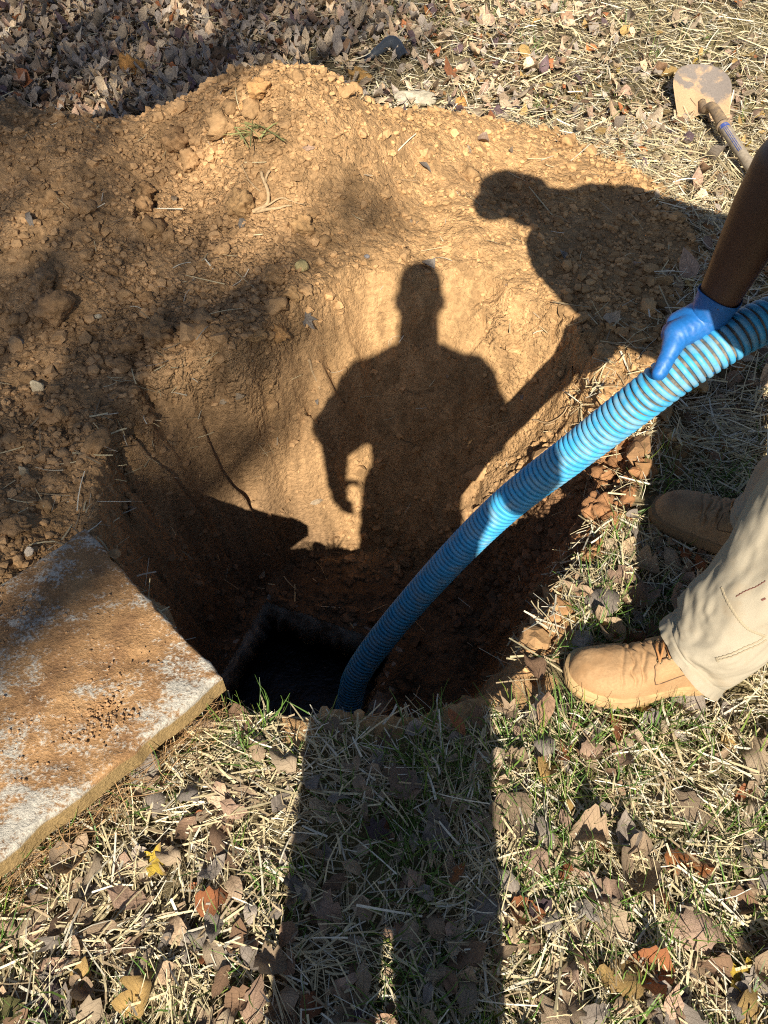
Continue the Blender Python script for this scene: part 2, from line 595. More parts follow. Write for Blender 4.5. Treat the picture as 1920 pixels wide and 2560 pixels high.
def carve(pts, width, depth):
    """a crack cut along a polyline of world (x, y) points"""
    global Z
    P = np.asarray(pts, float)[:, :2]
    lo, hi = P.min(0) - .1, P.max(0) + .1
    i0, i1 = np.searchsorted(GX, [lo[0], hi[0]]); j0, j1 = np.searchsorted(GY, [lo[1], hi[1]])
    sx, sy = X[j0:j1, i0:i1], Y[j0:j1, i0:i1]
    wx = sx + 0.010 * fbm(sx * 40, sy * 40, 5, 3); wy = sy + 0.010 * fbm(sx * 40, sy * 40, 6, 3)
    d = np.full(sx.shape, 9.0)
    for a, b in zip(P[:-1], P[1:]):
        e = b - a
        t = np.clip(((wx - a[0]) * e[0] + (wy - a[1]) * e[1]) / (e @ e + 1e-9), 0, 1)
        d = np.minimum(d, np.hypot(wx - a[0] - t * e[0], wy - a[1] - t * e[1]))
    Z[j0:j1, i0:i1] -= depth * np.exp(-(d / width) ** 2)


def zt(x, y):
    x = np.asarray(x, float); y = np.asarray(y, float)
    i = np.clip(np.searchsorted(GX, x) - 1, 0, len(GX) - 2); j = np.clip(np.searchsorted(GY, y) - 1, 0, len(GY) - 2)
    fx = np.clip((x - GX[i]) / (GX[i + 1] - GX[i]), 0, 1); fy = np.clip((y - GY[j]) / (GY[j + 1] - GY[j]), 0, 1)
    return (Z[j, i] * (1 - fx) + Z[j, i + 1] * fx) * (1 - fy) + (Z[j + 1, i] * (1 - fx) + Z[j + 1, i + 1] * fx) * fy


def samp(A, x, y):
    i = np.clip(np.searchsorted(GX, x), 0, len(GX) - 1); j = np.clip(np.searchsorted(GY, y), 0, len(GY) - 1)
    return A[j, i]


def ground_at(px, py):
    """where the line of sight through photo pixel (px, py) meets the ground"""
    r, u = (px - 960) / FPX, (1280 - py) / FPX
    d = np.array([r, math.cos(PITCH) + u * math.sin(PITCH), -math.sin(PITCH) + u * math.cos(PITCH)])
    t = np.arange(0.9, 7.0, 0.002)
    P = np.array([0, 0, CAM_H]) + d[None] * t[:, None]
    below = P[:, 2] < zt(P[:, 0], P[:, 1])
    k = int(np.argmax(below)) if below.any() else len(t) - 1
    return P[k]


def gl(pts):
    return np.array([ground_at(*p) for p in pts])


for pl, w_, d_ in [(gl([(655, 1040), (640, 1110), (605, 1170)]), .012, .10), (gl([(300, 1140), (308, 1210), (310, 1270)]), .012, .07),
                   (gl([(376, 1140), (372, 1200), (376, 1260)]), .02, .05), (gl([(325, 1010), (330, 1060), (322, 1090)]), .007, .03),
                   (gl([(725, 1080), (745, 1050), (770, 1020)]), .007, .04), (gl([(820, 905), (835, 950), (850, 980)]), .008, .03),
                   (gl([(720, 1140), (725, 1190)]), .010, .03), (gl([(930, 920), (940, 870)]), .006, .02), (gl([(1425, 880), (1438, 930), (1445, 990)]), .007, .04),
                   (gl([(600, 380), (625, 350), (640, 335)]), .010, .05), (gl([(345, 500), (350, 520), (342, 535)]), .009, .06), (gl([(380, 480), (384, 510)]), .007, .05),
                   (gl([(1385, 800), (1420, 840), (1405, 900)]), .006, .025), (gl([(1310, 890), (1320, 930)]), .006, .02)]:
    carve(pl, w_, d_)

# floor kept below the tank lid around the opening
lu = (X - TA[0]) * TU[0] + (Y - TA[1]) * TU[1]
lv = (X - TA[0]) * TV[0] + (Y - TA[1]) * TV[1]
near_open = (lu > -.045) & (lu < T_U + .045) & (lv > -.045) & (lv < T_V + .045)
Z = np.where(near_open, np.minimum(Z, FLOOR_Z + 0.004 * fbm(X * 40, Y * 40, 181, 3) - .002), Z)

# terrain colours (real soil colours: sandy tan, brown, red clay, dark damp)
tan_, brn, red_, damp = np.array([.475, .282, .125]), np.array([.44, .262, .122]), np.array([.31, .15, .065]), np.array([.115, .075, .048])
nz = fbm(X * 2.6, Y * 2.6, 101, 4)
kt = smooth(X + 0.22 * nz + 0.10 * (Y - 1.7), -0.55, 0.15)
Cc = brn + (tan_ - brn) * kt[..., None]
kb = smooth(fbm(X * 5, Y * 5, 104, 4), 0.1, 0.8)[..., None]
Cc = Cc * (1 - .45 * kb) + brn * (.45 * kb)
kr = (smooth(X, .25, .45) * smooth(1.55 - Y, 0, .25) * (RS < .04))[..., None]
Cc = Cc * (1 - kr) + red_ * kr
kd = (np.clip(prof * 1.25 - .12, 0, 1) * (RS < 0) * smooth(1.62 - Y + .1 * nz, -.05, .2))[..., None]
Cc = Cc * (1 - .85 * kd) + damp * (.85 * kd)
f1c, f2c, cidc = worley(X * 34, Y * 34, 120)
Cc = Cc * (0.80 + 0.38 * cidc[..., None]) * (1 + 0.10 * fbm(X * 12, Y * 12, 122, 4))[..., None]
lawnc = np.array([.15, .115, .060]) * (0.8 + .4 * cidc[..., None]) + np.array([.05, .045, .01]) * np.clip(nz, 0, 1)[..., None]
farc = smooth(np.hypot(X, Y - 1.5), 5.0, 9.0)[..., None]
lawnc = lawnc * (1 - farc) + np.array([.27, .20, .115]) * farc
lipw = .014 + (.030 + .035 * (Y < .85)) * smooth(fbm(X * 13, Y * 13, 131, 3), -.45, .35) * (Y < 1.3)
soil = np.maximum(dm, (RS < lipw).astype(float))[..., None]
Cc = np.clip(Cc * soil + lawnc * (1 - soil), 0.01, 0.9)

TV_ = np.stack([X, Y, Z], -1).reshape(-1, 3)
TF = grid_faces(len(GY), len(GX))
fc = TF[:, 0]
def fval(A): return A.ravel()[fc]
hole_f = (fval(lu) > 0) & (fval(lu) < T_U) & (fval(lv) > 0) & (fval(lv) < T_V)
TF2 = TF[~hole_f]
cat_hole = fval(RS)[~hole_f] < 0
cat_mound = (fval(dm)[~hole_f] > .5) & ~cat_hole


crumbly = np.clip(np.where(RS < -.03, .28 + .5 * (X > .3), .35 + .85 * roughm * smooth(fbm(X * 3, Y * 3, 850, 3), -.5, .3)), 0, 1.2)


def sub_terrain(name, mask, mat, label, cat):
    F = TF2[mask]
    u, inv = np.unique(F.ravel(), return_inverse=True)
    o = add_obj(name, TV_[u], inv.reshape(-1, 4), mat, None, (0, 0, 0), True, Cc.reshape(-1, 3)[u], np.repeat(crumbly.reshape(-1, 1)[u], 3, 1))
    return tag(o, label, cat, None, 'structure')


sub_terrain('lawn', ~cat_hole & ~cat_mound, M['lawn'], 'lawn ground under the straw and fallen leaves around the dug hole', 'lawn')
sub_terrain('soil_mound', cat_mound, M['dirt'], 'heap of loose orange brown soil thrown up behind the hole', 'soil')
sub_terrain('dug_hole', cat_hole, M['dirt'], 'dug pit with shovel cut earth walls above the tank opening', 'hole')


def normal_at(x, y, e=0.012):
    n = np.stack([-(zt(x + e, y) - zt(x - e, y)) / (2 * e), -(zt(x, y + e) - zt(x, y - e)) / (2 * e), np.ones_like(x)], -1)
    return n / np.linalg.norm(n, axis=-1)[..., None]
#PART2

# ------------------------------------------------------------------ trees behind the camera that dapple the light
M['bark'] = simple_mat('tree_bark', (.16, .12, .09), 0.9, 14, 0.4, 0.8, 0.02)
M['foliage'] = attr_mat('tree_foliage', 0.6, 30, 0.2, 0.0, 0.001, 0.3, transl=0.2)


def make_tree(name, label, base, top, clusters, seed):
    r = np.random.default_rng(seed)
    root = thing(name, label, 'tree', base, 'trees behind the photographer')
    mb = MB()
    base = np.array(base, float); top = np.array(top, float)
    n = 14
    tr = catmull([base - [0, 0, .2], base + (top - base) * .35 + [.2, -.1, 0], base + (top - base) * .7 + [-.15, .1, 0], top], n)
    mb_tube(mb, tr, np.linspace(.24, .05, n), 10)
    for c, rad, cnt in clusters:
        k = int(np.clip((c[2] - base[2]) / (top[2] - base[2]) * n * .75, 3, n - 2))
        mid = (tr[k] + c) / 2 + r.normal(size=3) * .25 + [0, 0, -.2]
        mb_tube(mb, catmull([tr[k], mid, c], 8), np.linspace(.07, .015, 8), 6)
        for q in range(5):
            e = c + r.normal(size=3) * rad * .6
            mb_tube(mb, catmull([mid * .4 + c * .6, (c + e) / 2 + r.normal(size=3) * .1, e], 5), np.linspace(.022, .006, 5), 5)
    mb.build('trunk', M['bark'], root, base)
    V, C = [], []
    for c, rad, cnt in clusters:
        d = r.normal(size=(cnt, 3)); d /= np.linalg.norm(d, axis=1)[:, None]
        pos = c + d * (rad * r.uniform(0, 1, cnt) ** .45)[:, None]
        a = r.normal(size=(cnt, 3)); a /= np.linalg.norm(a, axis=1)[:, None]
        b = np.cross(a, r.normal(size=(cnt, 3))); b /= np.linalg.norm(b, axis=1)[:, None]
        L = r.uniform(.05, .10, cnt)[:, None]
        V.append(np.stack([pos - a * L, pos + b * L * .6, pos + a * L, pos - b * L * .6], 1).reshape(-1, 3))
        C.append(np.repeat(np.array([.20, .11, .035]) + r.uniform(-.05, .08, (cnt, 1)) * [1, .9, .2], 4, 0))
    V = np.concatenate(V)
    F = np.arange(len(V)).reshape(-1, 4)
    add_obj('crown', V, F, M['foliage'], root, base, False, np.concatenate(C))
    return root


def shade(px, py, z, s, rad, cnt):
    return (at(px, py, z) - SUND * s, rad, cnt)


make_tree('autumn_tree', 'tall autumn tree standing on the lawn behind the photographer, left one', (-4.6, -15.0, 0), (-3.6, -14.2, 13.5), [
    shade(60, 40, 0, 18, .60, 53), shade(250, 70, 0, 17.5, .55, 47), shade(420, 35, 0, 18.5, .6, 53), shade(640, 20, 0, 17, .55, 47), shade(800, -60, 0, 18, .5, 33),
    shade(60, 165, 0, 17, .48, 41), shade(220, 190, 0, 18, .42, 32), shade(420, 150, 0, 17, .45, 37), shade(620, 110, 0, 18, .42, 33), shade(760, 70, 0, 17.4, .42, 27),
    shade(960, 30, 0, 17.4, .32, 10), shade(1060, 75, 0, 18, .28, 9), shade(-120, 100, 0, 17.5, .7, 53), shade(-150, 240, 0, 18, .5, 33),
    shade(100, -120, 0, 18, .9, 74), shade(500, -150, 0, 18, .9, 74), shade(30, 250, 0, 16.5, .35, 19), shade(480, 215, .1, 17, .25, 9)], 5)
make_tree('autumn_tree', 'slimmer autumn tree on the lawn behind the photographer, right of the taller one', (-3.0, -13.0, 0), (-2.0, -12.4, 11.5), [
    shade(60, 1010, .08, 16, .33, 15), shade(200, 900, .1, 15.5, .28, 11), shade(330, 730, .17, 16, .26, 11), shade(150, 560, .23, 16.5, .3, 11), shade(60, 400, .3, 16, .35, 14),
    shade(300, 380, .3, 16.2, .22, 9), shade(470, 600, .18, 15.8, .2, 9), shade(560, 960, .1, 15.5, .16, 9), shade(700, 790, .12, 16, .16, 9), shade(300, 1120, .05, 15.7, .22, 9),
    shade(900, 480, .17, 16, .16, 9), shade(-150, 700, .15, 16.2, .5, 27)], 6)

# ------------------------------------------------------------------ septic tank under the hole
M['concrete_old'] = simple_mat('old_damp_concrete', (.30, .28, .235), 0.9, 60, 0.4, 0.7, 0.004, (.10, .07, .045), 0.2, 14, (.42, .6))
M['sludge'] = simple_mat('dark_sewage', (.006, .006, .007), 0.10, 60, 0.3, 0.8, 0.006, (.02, .018, .014), 0.5, 30, (.62, .75))
tank = thing('septic_tank', 'buried concrete septic tank with an open square access hole at the bottom of the pit', 'tank', (TA[0] + .1, TA[1] - .3, FLOOR_Z - .9))
tor = np.array(tank.location)


def tpt(u, v, z):
    p = TA + TU * u + TV * v
    return (p[0], p[1], z)


mb = MB()
zt_, zb_ = FLOOR_Z - .004, FLOOR_Z - .105
nU = 24
for (a, b) in (((0, 0), (T_U, 0)), ((T_U, 0), (T_U, T_V)), ((T_U, T_V), (0, T_V)), ((0, T_V), (0, 0))):
    ou = -1 if a[0] == b[0] == 0 else (1 if a[0] == b[0] else 0)
    ov = -1 if a[1] == b[1] == 0 else (1 if a[1] == b[1] else 0)
    P = []
    for i in range(nU):
        t = i / (nU - 1)
        u, v = a[0] + (b[0] - a[0]) * t, a[1] + (b[1] - a[1]) * t
        j1, j2 = .006 * rng.normal(), .006 * rng.normal()
        P.append([tpt(u + ou * .11, v + ov * .11, zt_ - .02), tpt(u + ou * (.014 + j1), v + ov * (.02 + j1), zt_ + .004 * rng.normal()), tpt(u + ou * (.004), v + ov * .004, zt_ - .012 + j2 * .5),
                  tpt(u - ou * .028 + ou * j1, v - ov * .028 + ov * j1, zb_ + j2), tpt(u + ou * .05, v + ov * .05, zb_ - .005), tpt(u + ou * .25, v + ov * .25, zb_ - .005)])
    mb.add(np.array(P).reshape(-1, 3), grid_faces(nU, 6))
mb.build('lid_rim', M['concrete_old'], tank, tor)
mb = MB()
c8 = [tpt(u, v, z) for z in (FLOOR_Z - .95, zb_ - .01) for (u, v) in ((-.3, -.35), (T_U + .3, -.35), (T_U + .3, T_V + .3), (-.3, T_V + .3))]
mb.add(c8, [(0, 1, 5, 4), (1, 2, 6, 5), (2, 3, 7, 6), (3, 0, 4, 7)])
mb.build('tank_wall', M['concrete_old'], tank, tor, False)
gu, gv = np.meshgrid(np.linspace(-.3, T_U + .3, 60), np.linspace(-.35, T_V + .3, 60))
pz = FLOOR_Z - .24 + .003 * fbm(gu * 26, gv * 26, 7, 4)
sp = np.stack([TA[0] + TU[0] * gu + TV[0] * gv, TA[1] + TU[1] * gu + TV[1] * gv, pz], -1).reshape(-1, 3)
o = add_obj('sewage', sp, grid_faces(60, 60), M['sludge'], None, (0, 0, 0))
tag(o, 'black sewage liquid standing inside the open tank', 'sewage', None, 'structure')

# ------------------------------------------------------------------ concrete lid lying left of the hole
m, nt, p, o_ = new_mat('soil_stained_concrete')
tc = nd(nt, 'ShaderNodeTexCoord')
mp = nd(nt, 'ShaderNodeMapping')
mp.inputs['Rotation'].default_value = (0, 0, R(-20)); mp.inputs['Scale'].default_value = (1, 1.9, 1)
nt.links.new(tc.outputs['Object'], mp.inputs['Vector'])
n1 = noise_node(nt, mp.outputs[0], 9.0, 10, 0.70)
n2 = noise_node(nt, tc.outputs['Object'], 160, 6, 0.7)
n3 = noise_node(nt, tc.outputs['Object'], 14, 6, 0.65)
edge = nd(nt, 'ShaderNodeAttribute', attribute_name='col')
s_ = nd(nt, 'ShaderNodeSeparateColor')
nt.links.new(edge.outputs['Color'], s_.inputs[0])
k = math_node(nt, 'ADD', math_node(nt, 'ADD', n1.outputs['Fac'], math_node(nt, 'MULTIPLY', math_node(nt, 'SUBTRACT', n2.outputs['Fac'], 0.5), 0.55)), math_node(nt, 'MULTIPLY', s_.outputs[0], 0.15))
w = ramp(nt, k, [(0.535, 0.0), (0.64, 1.0)])
soilr = ramp(nt, n3.outputs['Fac'], [(0.3, (.20, .105, .048)), (0.55, (.36, .20, .085)), (0.75, (.44, .26, .12))])
grit = ramp(nt, n2.outputs['Fac'], [(0.3, 0.65), (0.7, 1.25)])
soilc = mixc(nt, 1.0, soilr.outputs[0], grit.outputs[0], 'MULTIPLY')
conc = mixc(nt, 1.0, (.43, .385, .305), grit.outputs[0], 'MULTIPLY')
cc = mixc(nt, w.outputs[0], soilc, conc)
side = mixc(nt, 1.0, (.31, .205, .085), grit.outputs[0], 'MULTIPLY')
cc = mixc(nt, s_.outputs[1], cc, side)
nt.links.new(cc, p.inputs['Base Color'])
p.inputs['Roughness'].default_value = 0.92
p.inputs['Specular IOR Level'].default_value = 0.15
add_bump(nt, p, math_node(nt, 'ADD', n2.outputs['Fac'], math_node(nt, 'MULTIPLY', n3.outputs['Fac'], 0.8)), 0.9, 0.006)
M['slab'] = m
SR = np.array([-.292, .664]); SA = np.array([-.6965, .7176]); SB = np.array([-.6943, -.7197])
S_A, S_B, S_Z, S_T = .478, .70, .100, .056
na, nb = 90, 120
# grid over the top that turns over the rim and down the sides
def rim_axis(L, n, rr=.010):
    top = np.linspace(rr, L - rr, n)
    arc = np.linspace(0, np.pi / 2, 6)[1:]
    a0 = np.stack([rr - rr * np.sin(arc[::-1]), -rr + rr * np.cos(arc[::-1])], 1)
    a1 = np.stack([L - rr + rr * np.sin(arc), -rr + rr * np.cos(arc)], 1)
    s0 = np.stack([np.zeros(5), np.linspace(-S_T, -rr * 1.6, 5)], 1); s1 = np.stack([np.full(5, L), np.linspace(-rr * 1.6, -S_T, 5)], 1)
    return np.vstack([s0, a0, np.stack([top, np.zeros(n)], 1), a1, s1])
ra, rb = rim_axis(S_A, na), rim_axis(S_B, nb)
ga, gb = np.meshgrid(ra[:, 0], rb[:, 0], indexing='ij')
da, db = np.meshgrid(ra[:, 1], rb[:, 1], indexing='ij')
dz = np.minimum(da, db)
topm = dz > -.004
jit = .002 * fbm(ga * 30, gb * 30, 201, 4)
ga2 = ga + .0016 * fbm(gb * 14, gb * 3, 202, 4) * ((ga < .02) | (ga > S_A - .02)) + jit * ~topm
gb2 = gb + .0016 * fbm(ga * 14, ga * 3, 203, 4) * ((gb < .02) | (gb > S_B - .02)) + jit * ~topm
zz = S_Z + dz + .0030 * fbm(ga * 22, gb * 22, 204, 4) + .004 * fbm(ga * 5, gb * 5, 205, 3) + .012 * (gb - .3)
# knocked off corner
SV = np.stack([SR[0] + SA[0] * ga2 + SB[0] * gb2, SR[1] + SA[1] * ga2 + SB[1] * gb2, zz], -1).reshape(-1, 3)
ed = np.exp(-np.minimum(np.minimum(ga, S_A - ga), np.minimum(gb, S_B - gb)) / .022)
ed = ed * (.6 + .8 * vn(ga * 9, gb * 9, 207))
ed = ed + .75 * smooth(gb + .3 * ga + .1 * fbm(ga * 8, gb * 8, 208, 3), .30, .62) * smooth(.33 - ga, -.05, .12) - .5 * np.exp(-(((ga - .12) / .05) ** 2 + ((gb - .24) / .09) ** 2))
sc_ = np.stack([ed, (dz < -.012).astype(float), np.zeros_like(ed)], -1).reshape(-1, 3)
org = (SR[0] + (SA[0] * S_A + SB[0] * S_B) / 2, SR[1] + (SA[1] * S_A + SB[1] * S_B) / 2, S_Z - S_T)
slab = add_obj('concrete_lid', SV, grid_faces(*ga.shape), M['slab'], None, org, True, sc_)
tag(slab, 'square concrete tank lid caked with brown soil, lying on the left edge of the hole', 'concrete lid')

# ------------------------------------------------------------------ suction hose
M['hose_rib'] = simple_mat('blue_hose_plastic', (.045, .31, .53), 0.5, 30, 0.25, 0.15, 0.0008, (.24, .33, .34), 0.4, 26, (.44, .74))
M['hose_wall'] = simple_mat('dusty_hose_groove', (.088, .080, .066), 0.8, 90, 0.3, 0.2, 0.001, (.20, .16, .11), 0.2, 30, (.45, .6))
def sight(px, py, d):
    """world point seen at photo pixel (px, py) at depth d"""
    r, u = (px - 960) / FPX, (1280 - py) / FPX
    return np.array([0, 0, CAM_H]) + d * np.array([r, math.cos(PITCH) + u * math.sin(PITCH), -math.sin(PITCH) + u * math.cos(PITCH)])


HP = [(-.17, .90, -1.2), sight(872, 1761, 2.26), sight(905, 1665, 2.13), sight(1041, 1494, 1.95), sight(1238, 1287, 1.69), sight(1436, 1131, 1.485), sight(1604, 1000, 1.35), sight(1723, 912, 1.30), sight(1920, 799, 1.275),
      (.80, 1.12, .57), (1.0, 1.22, .42), (1.2, 1.27, .15), (1.45, 1.2, .05), (1.9, 1.0, .048)]
hp = catmull(HP, 900)
for _ in range(260):
    hp[1:-1] = hp[1:-1] * .5 + (hp[:-2] + hp[2:]) * .25
seg = np.r_[0, np.cumsum(np.linalg.norm(np.diff(hp, axis=0), axis=1))]
HL = seg[-1]
def hose_pt(s):
    return np.stack([np.interp(s, seg, hp[:, k]) for k in range(3)], -1)
HR = .0378
PITCHR = .0136
hroot = thing('suction_hose', 'blue ribbed suction hose running down through the hole into the tank', 'hose', tuple(hose_pt(np.array([HL * .98]))[0] - [0, 0, .05]))
ho = np.array(hroot.location)
s = np.linspace(0, HL, 420)
Vh, Fh, _ = tube(hose_pt(s), HR - .0050, 40, False)
add_obj('liner', Vh, Fh, M['hose_wall'], hroot, ho)
turns = HL / PITCHR
nh = int(turns * 44)
s = np.linspace(0.003, HL - .003, nh)
P = hose_pt(s)
T_, N_, B_ = frames(hose_pt(np.linspace(0, HL, 600)))
def fr_at(A, s_):
    q = np.stack([np.interp(s_, np.linspace(0, HL, 600), A[:, k]) for k in range(3)], -1)
    return q / np.linalg.norm(q, axis=1)[:, None]
Ts, Ns, Bs = fr_at(T_, s), fr_at(N_, s), fr_at(B_, s)
ph = 2 * np.pi * s / PITCHR
rad_dir = np.cos(ph)[:, None] * Ns + np.sin(ph)[:, None] * Bs
prof_ = [(-.0051, -.0056), (-.0048, -.0018), (-.0037, -.0002), (0, .0004), (.0037, -.0002), (.0048, -.0018), (.0051, -.0056)]
Vr = np.stack([P + rad_dir * (HR + b) + Ts * a for a, b in prof_], 1).reshape(-1, 3)
add_obj('rib_coil', Vr, grid_faces(nh, len(prof_)), M['hose_rib'], hroot, ho)


# ------------------------------------------------------------------ bodies
def remesh(name, caps, voxel, smooth_n=6, extra=None):
    """union of tapered capsules grown into one skin; returns V, F"""
    mb = MB()
    for c in caps:
        p0, p1, r0, r1 = np.array(c[0], float), np.array(c[1], float), c[2], c[3]
        sq = c[4] if len(c) > 4 else None
        L = np.linalg.norm(p1 - p0)
        D, F = ICO[2]
        ax = (p1 - p0) / L if L > 1e-6 else np.array([0, 0, 1.0])
        a = np.linspace(0, 2 * np.pi, 20, endpoint=False)
        u = np.cross(ax, [0, 0, 1.0] if abs(ax[2]) < .9 else [1.0, 0, 0]); u /= np.linalg.norm(u); v = np.cross(ax, u)
        rings = []
        for t in np.linspace(-np.pi / 2, 0, 5):
            rings.append((p0 + ax * r0 * math.sin(t), r0 * math.cos(t)))
        for t in np.linspace(0, np.pi / 2, 5):
            rings.append((p1 + ax * r1 * math.sin(t), r1 * math.cos(t)))
        V = np.array([cc_ + max(rr, 1e-4) * (np.cos(a_) * u + np.sin(a_) * v) for cc_, rr in rings for a_ in a])
        if sq is not None:      # squash about the capsule's middle
            mid = (p0 + p1) / 2
            V = mid + (V - mid) * np.array(sq)
        mb.add(V, grid_faces(len(rings), 20, True))
        # close the tips
        off = mb.n - len(V)
        mb.Q.append(np.array([[off + j for j in (0, 1, 2, 3)]])) if False else None
        k = np.arange(1, 19)
        mb.T.append(np.stack([np.full(18, off), off + k + 1, off + k], 1))
        e = off + (len(rings) - 1) * 20
        mb.T.append(np.stack([np.full(18, e), e + k, e + k + 1], 1))
    if extra:
        for V, F in extra:
            mb.add(V, F)
    o = mb.build(name, None)
    o.data.materials.clear()
    md = o.modifiers.new('r', 'REMESH'); md.mode = 'VOXEL'; md.voxel_size = voxel; md.adaptivity = 0
    sm = o.modifiers.new('s', 'SMOOTH'); sm.factor = 0.5; sm.iterations = smooth_n
    dg = bpy.context.evaluated_depsgraph_get()
    dg.update()
    me = bpy.data.meshes.new_from_object(o.evaluated_get(dg))
    n = len(me.vertices)
    V = np.empty(n * 3, np.float32); me.vertices.foreach_get('co', V)
    V = V.reshape(-1, 3).astype(float)
    F = np.array([list(q.vertices) for q in me.polygons if len(q.vertices) == 4])
    Ft = [list(q.vertices) for q in me.polygons if len(q.vertices) == 3]
    old = o.data
    bpy.data.objects.remove(o); bpy.data.meshes.remove(old); bpy.data.meshes.remove(me)
    return V, ([F, np.array(Ft)] if Ft else [F])


def vnormals(V, F):
    n = np.zeros_like(V)
    for f in F:
        a = np.cross(V[f[:, 1]] - V[f[:, 0]], V[f[:, -1]] - V[f[:, 0]])
        for k in range(f.shape[1]):
            np.add.at(n, f[:, k], a)
    return n / (np.linalg.norm(n, axis=1)[:, None] + 1e-12)


def wrinkle(V, F, amp, sc, seed, axis=(0, 0, 1), stretch=3.0):
    ax = np.array(axis, float); ax /= np.linalg.norm(ax)
    u = np.cross(ax, [.3, .9, .1]); u /= np.linalg.norm(u); v = np.cross(ax, u)
    a, b, c = V @ ax, V @ u, V @ v
    h = fbm(a * sc * stretch + .6 * fbm(b * sc, c * sc, seed + 3, 2), (b + c * .7) * sc, seed, 3) * .6 + fbm(b * sc + c * sc * .6, a * sc * 1.4, seed + 9, 3) * .4
    return V + vnormals(V, F) * (amp * h)[:, None]


M['skin_dark'] = simple_mat('dark_skin', (.075, .037, .021), 0.45, 300, 0.18, 0.25, 0.0008, (.09, .043, .024), 0.4, 30, (.45, .7))
M['shirt_dark'] = simple_mat('dark_work_shirt', (.018, .019, .024), 0.9, 400, 0.2, 0.3, 0.001)
M['hair'] = simple_mat('black_hair', (.012, .010, .009), 0.8, 300, 0.3, 0.5, 0.002)
M['khaki'] = simple_mat('khaki_cotton', (.315, .265, .185), 0.9, 700, 0.16, 0.35, 0.0007, (.29, .22, .135), 0.15, 11, (.52, .75))
M['seam'] = simple_mat('khaki_stitching', (.30, .24, .15), 0.9, 500, 0.25, 0.3, 0.0006)
M['stain'] = simple_mat('red_brown_stain', (.13, .05, .035), 0.9, 300, 0.4, 0.2, 0.0005)
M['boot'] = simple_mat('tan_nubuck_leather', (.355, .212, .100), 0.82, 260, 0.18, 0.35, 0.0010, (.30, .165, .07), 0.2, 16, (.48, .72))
M['boot_darker'] = simple_mat('darker_brown_leather', (.30, .19, .10), 0.8, 260, 0.2, 0.35, 0.0010, (.15, .085, .045), 0.2, 16, (.45, .7))  # darker, browner leather colour than the tan boot, with darker blotches
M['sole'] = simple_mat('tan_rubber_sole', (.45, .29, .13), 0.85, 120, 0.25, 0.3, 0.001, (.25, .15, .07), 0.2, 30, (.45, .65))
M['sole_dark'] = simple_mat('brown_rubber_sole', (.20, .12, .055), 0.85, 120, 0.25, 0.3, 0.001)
M['stitch'] = simple_mat('dark_thread', (.09, .05, .025), 0.8, 300, 0.2, 0.2, 0.0005)
M['lace'] = simple_mat('brown_lace', (.33, .15, .05), 0.8, 400, 0.25, 0.4, 0.0005)
M['eyelet'] = simple_mat('dull_brass', (.16, .12, .06), 0.4, 200, 0.2, 0, 0.001, None, 0.6)
M['eyelet'].node_tree.nodes['Principled BSDF'].inputs['Metallic'].default_value = 0.8
M['glove'] = simple_mat('blue_nitrile', (.010, .110, .33), 0.5, 200, 0.18, 0.25, 0.0008, (.06, .12, .28), 0.5, 25, (.55, .75))


class Loft:
    """a swept sleeve with an addressable surface: P(s, a) with s in 0..1 along and a in 0..1 around"""
    def __init__(s, pts, rx, ry, up, ns=120, na=96, disp=None, tilt=None):
        c = catmull(pts, ns)
        t = np.linspace(0, len(pts) - 1, ns)
        rx = np.interp(t, np.arange(len(pts)), rx); ry = np.interp(t, np.arange(len(pts)), ry)
        T, N, B = frames(c, up)
        a = np.linspace(0, 2 * np.pi, na, endpoint=False)
        G = c[:, None] + np.cos(a)[None, :, None] * (rx[:, None, None] * N[:, None]) + np.sin(a)[None, :, None] * (ry[:, None, None] * B[:, None])
        if tilt is not None:
            G = tilt(G, np.linspace(0, 1, ns))
        Nn = np.cos(a)[None, :, None] * N[:, None] + np.sin(a)[None, :, None] * B[:, None]
        if disp is not None:
            ss, aa = np.meshgrid(np.linspace(0, 1, ns), np.linspace(0, 1, na, endpoint=False), indexing='ij')
            G = G + Nn * disp(ss, aa)[..., None]
        s.G, s.Nn, s.ns, s.na = G, Nn, ns, na
        s.c = c

    def P(s, ss, aa, off=0.0):
        ss = np.clip(np.asarray(ss, float), 0, 1) * (s.ns - 1); aa = np.mod(np.asarray(aa, float), 1) * s.na
        i = np.minimum(ss.astype(int), s.ns - 2); j = aa.astype(int) % s.na
        f = (ss - i)[..., None]; g = (aa - np.floor(aa))[..., None]
        j2 = (j + 1) % s.na
        q = lambda A: (A[i, j] * (1 - g) + A[i, j2] * g) * (1 - f) + (A[i + 1, j] * (1 - g) + A[i + 1, j2] * g) * f
        n = q(s.Nn); n /= np.linalg.norm(n, axis=-1)[..., None]
        return q(s.G) + n * np.asarray(off)[..., None] if np.ndim(off) else q(s.G) + n * off

    def mesh(s):
        return s.G.reshape(-1, 3), grid_faces(s.ns, s.na, True)


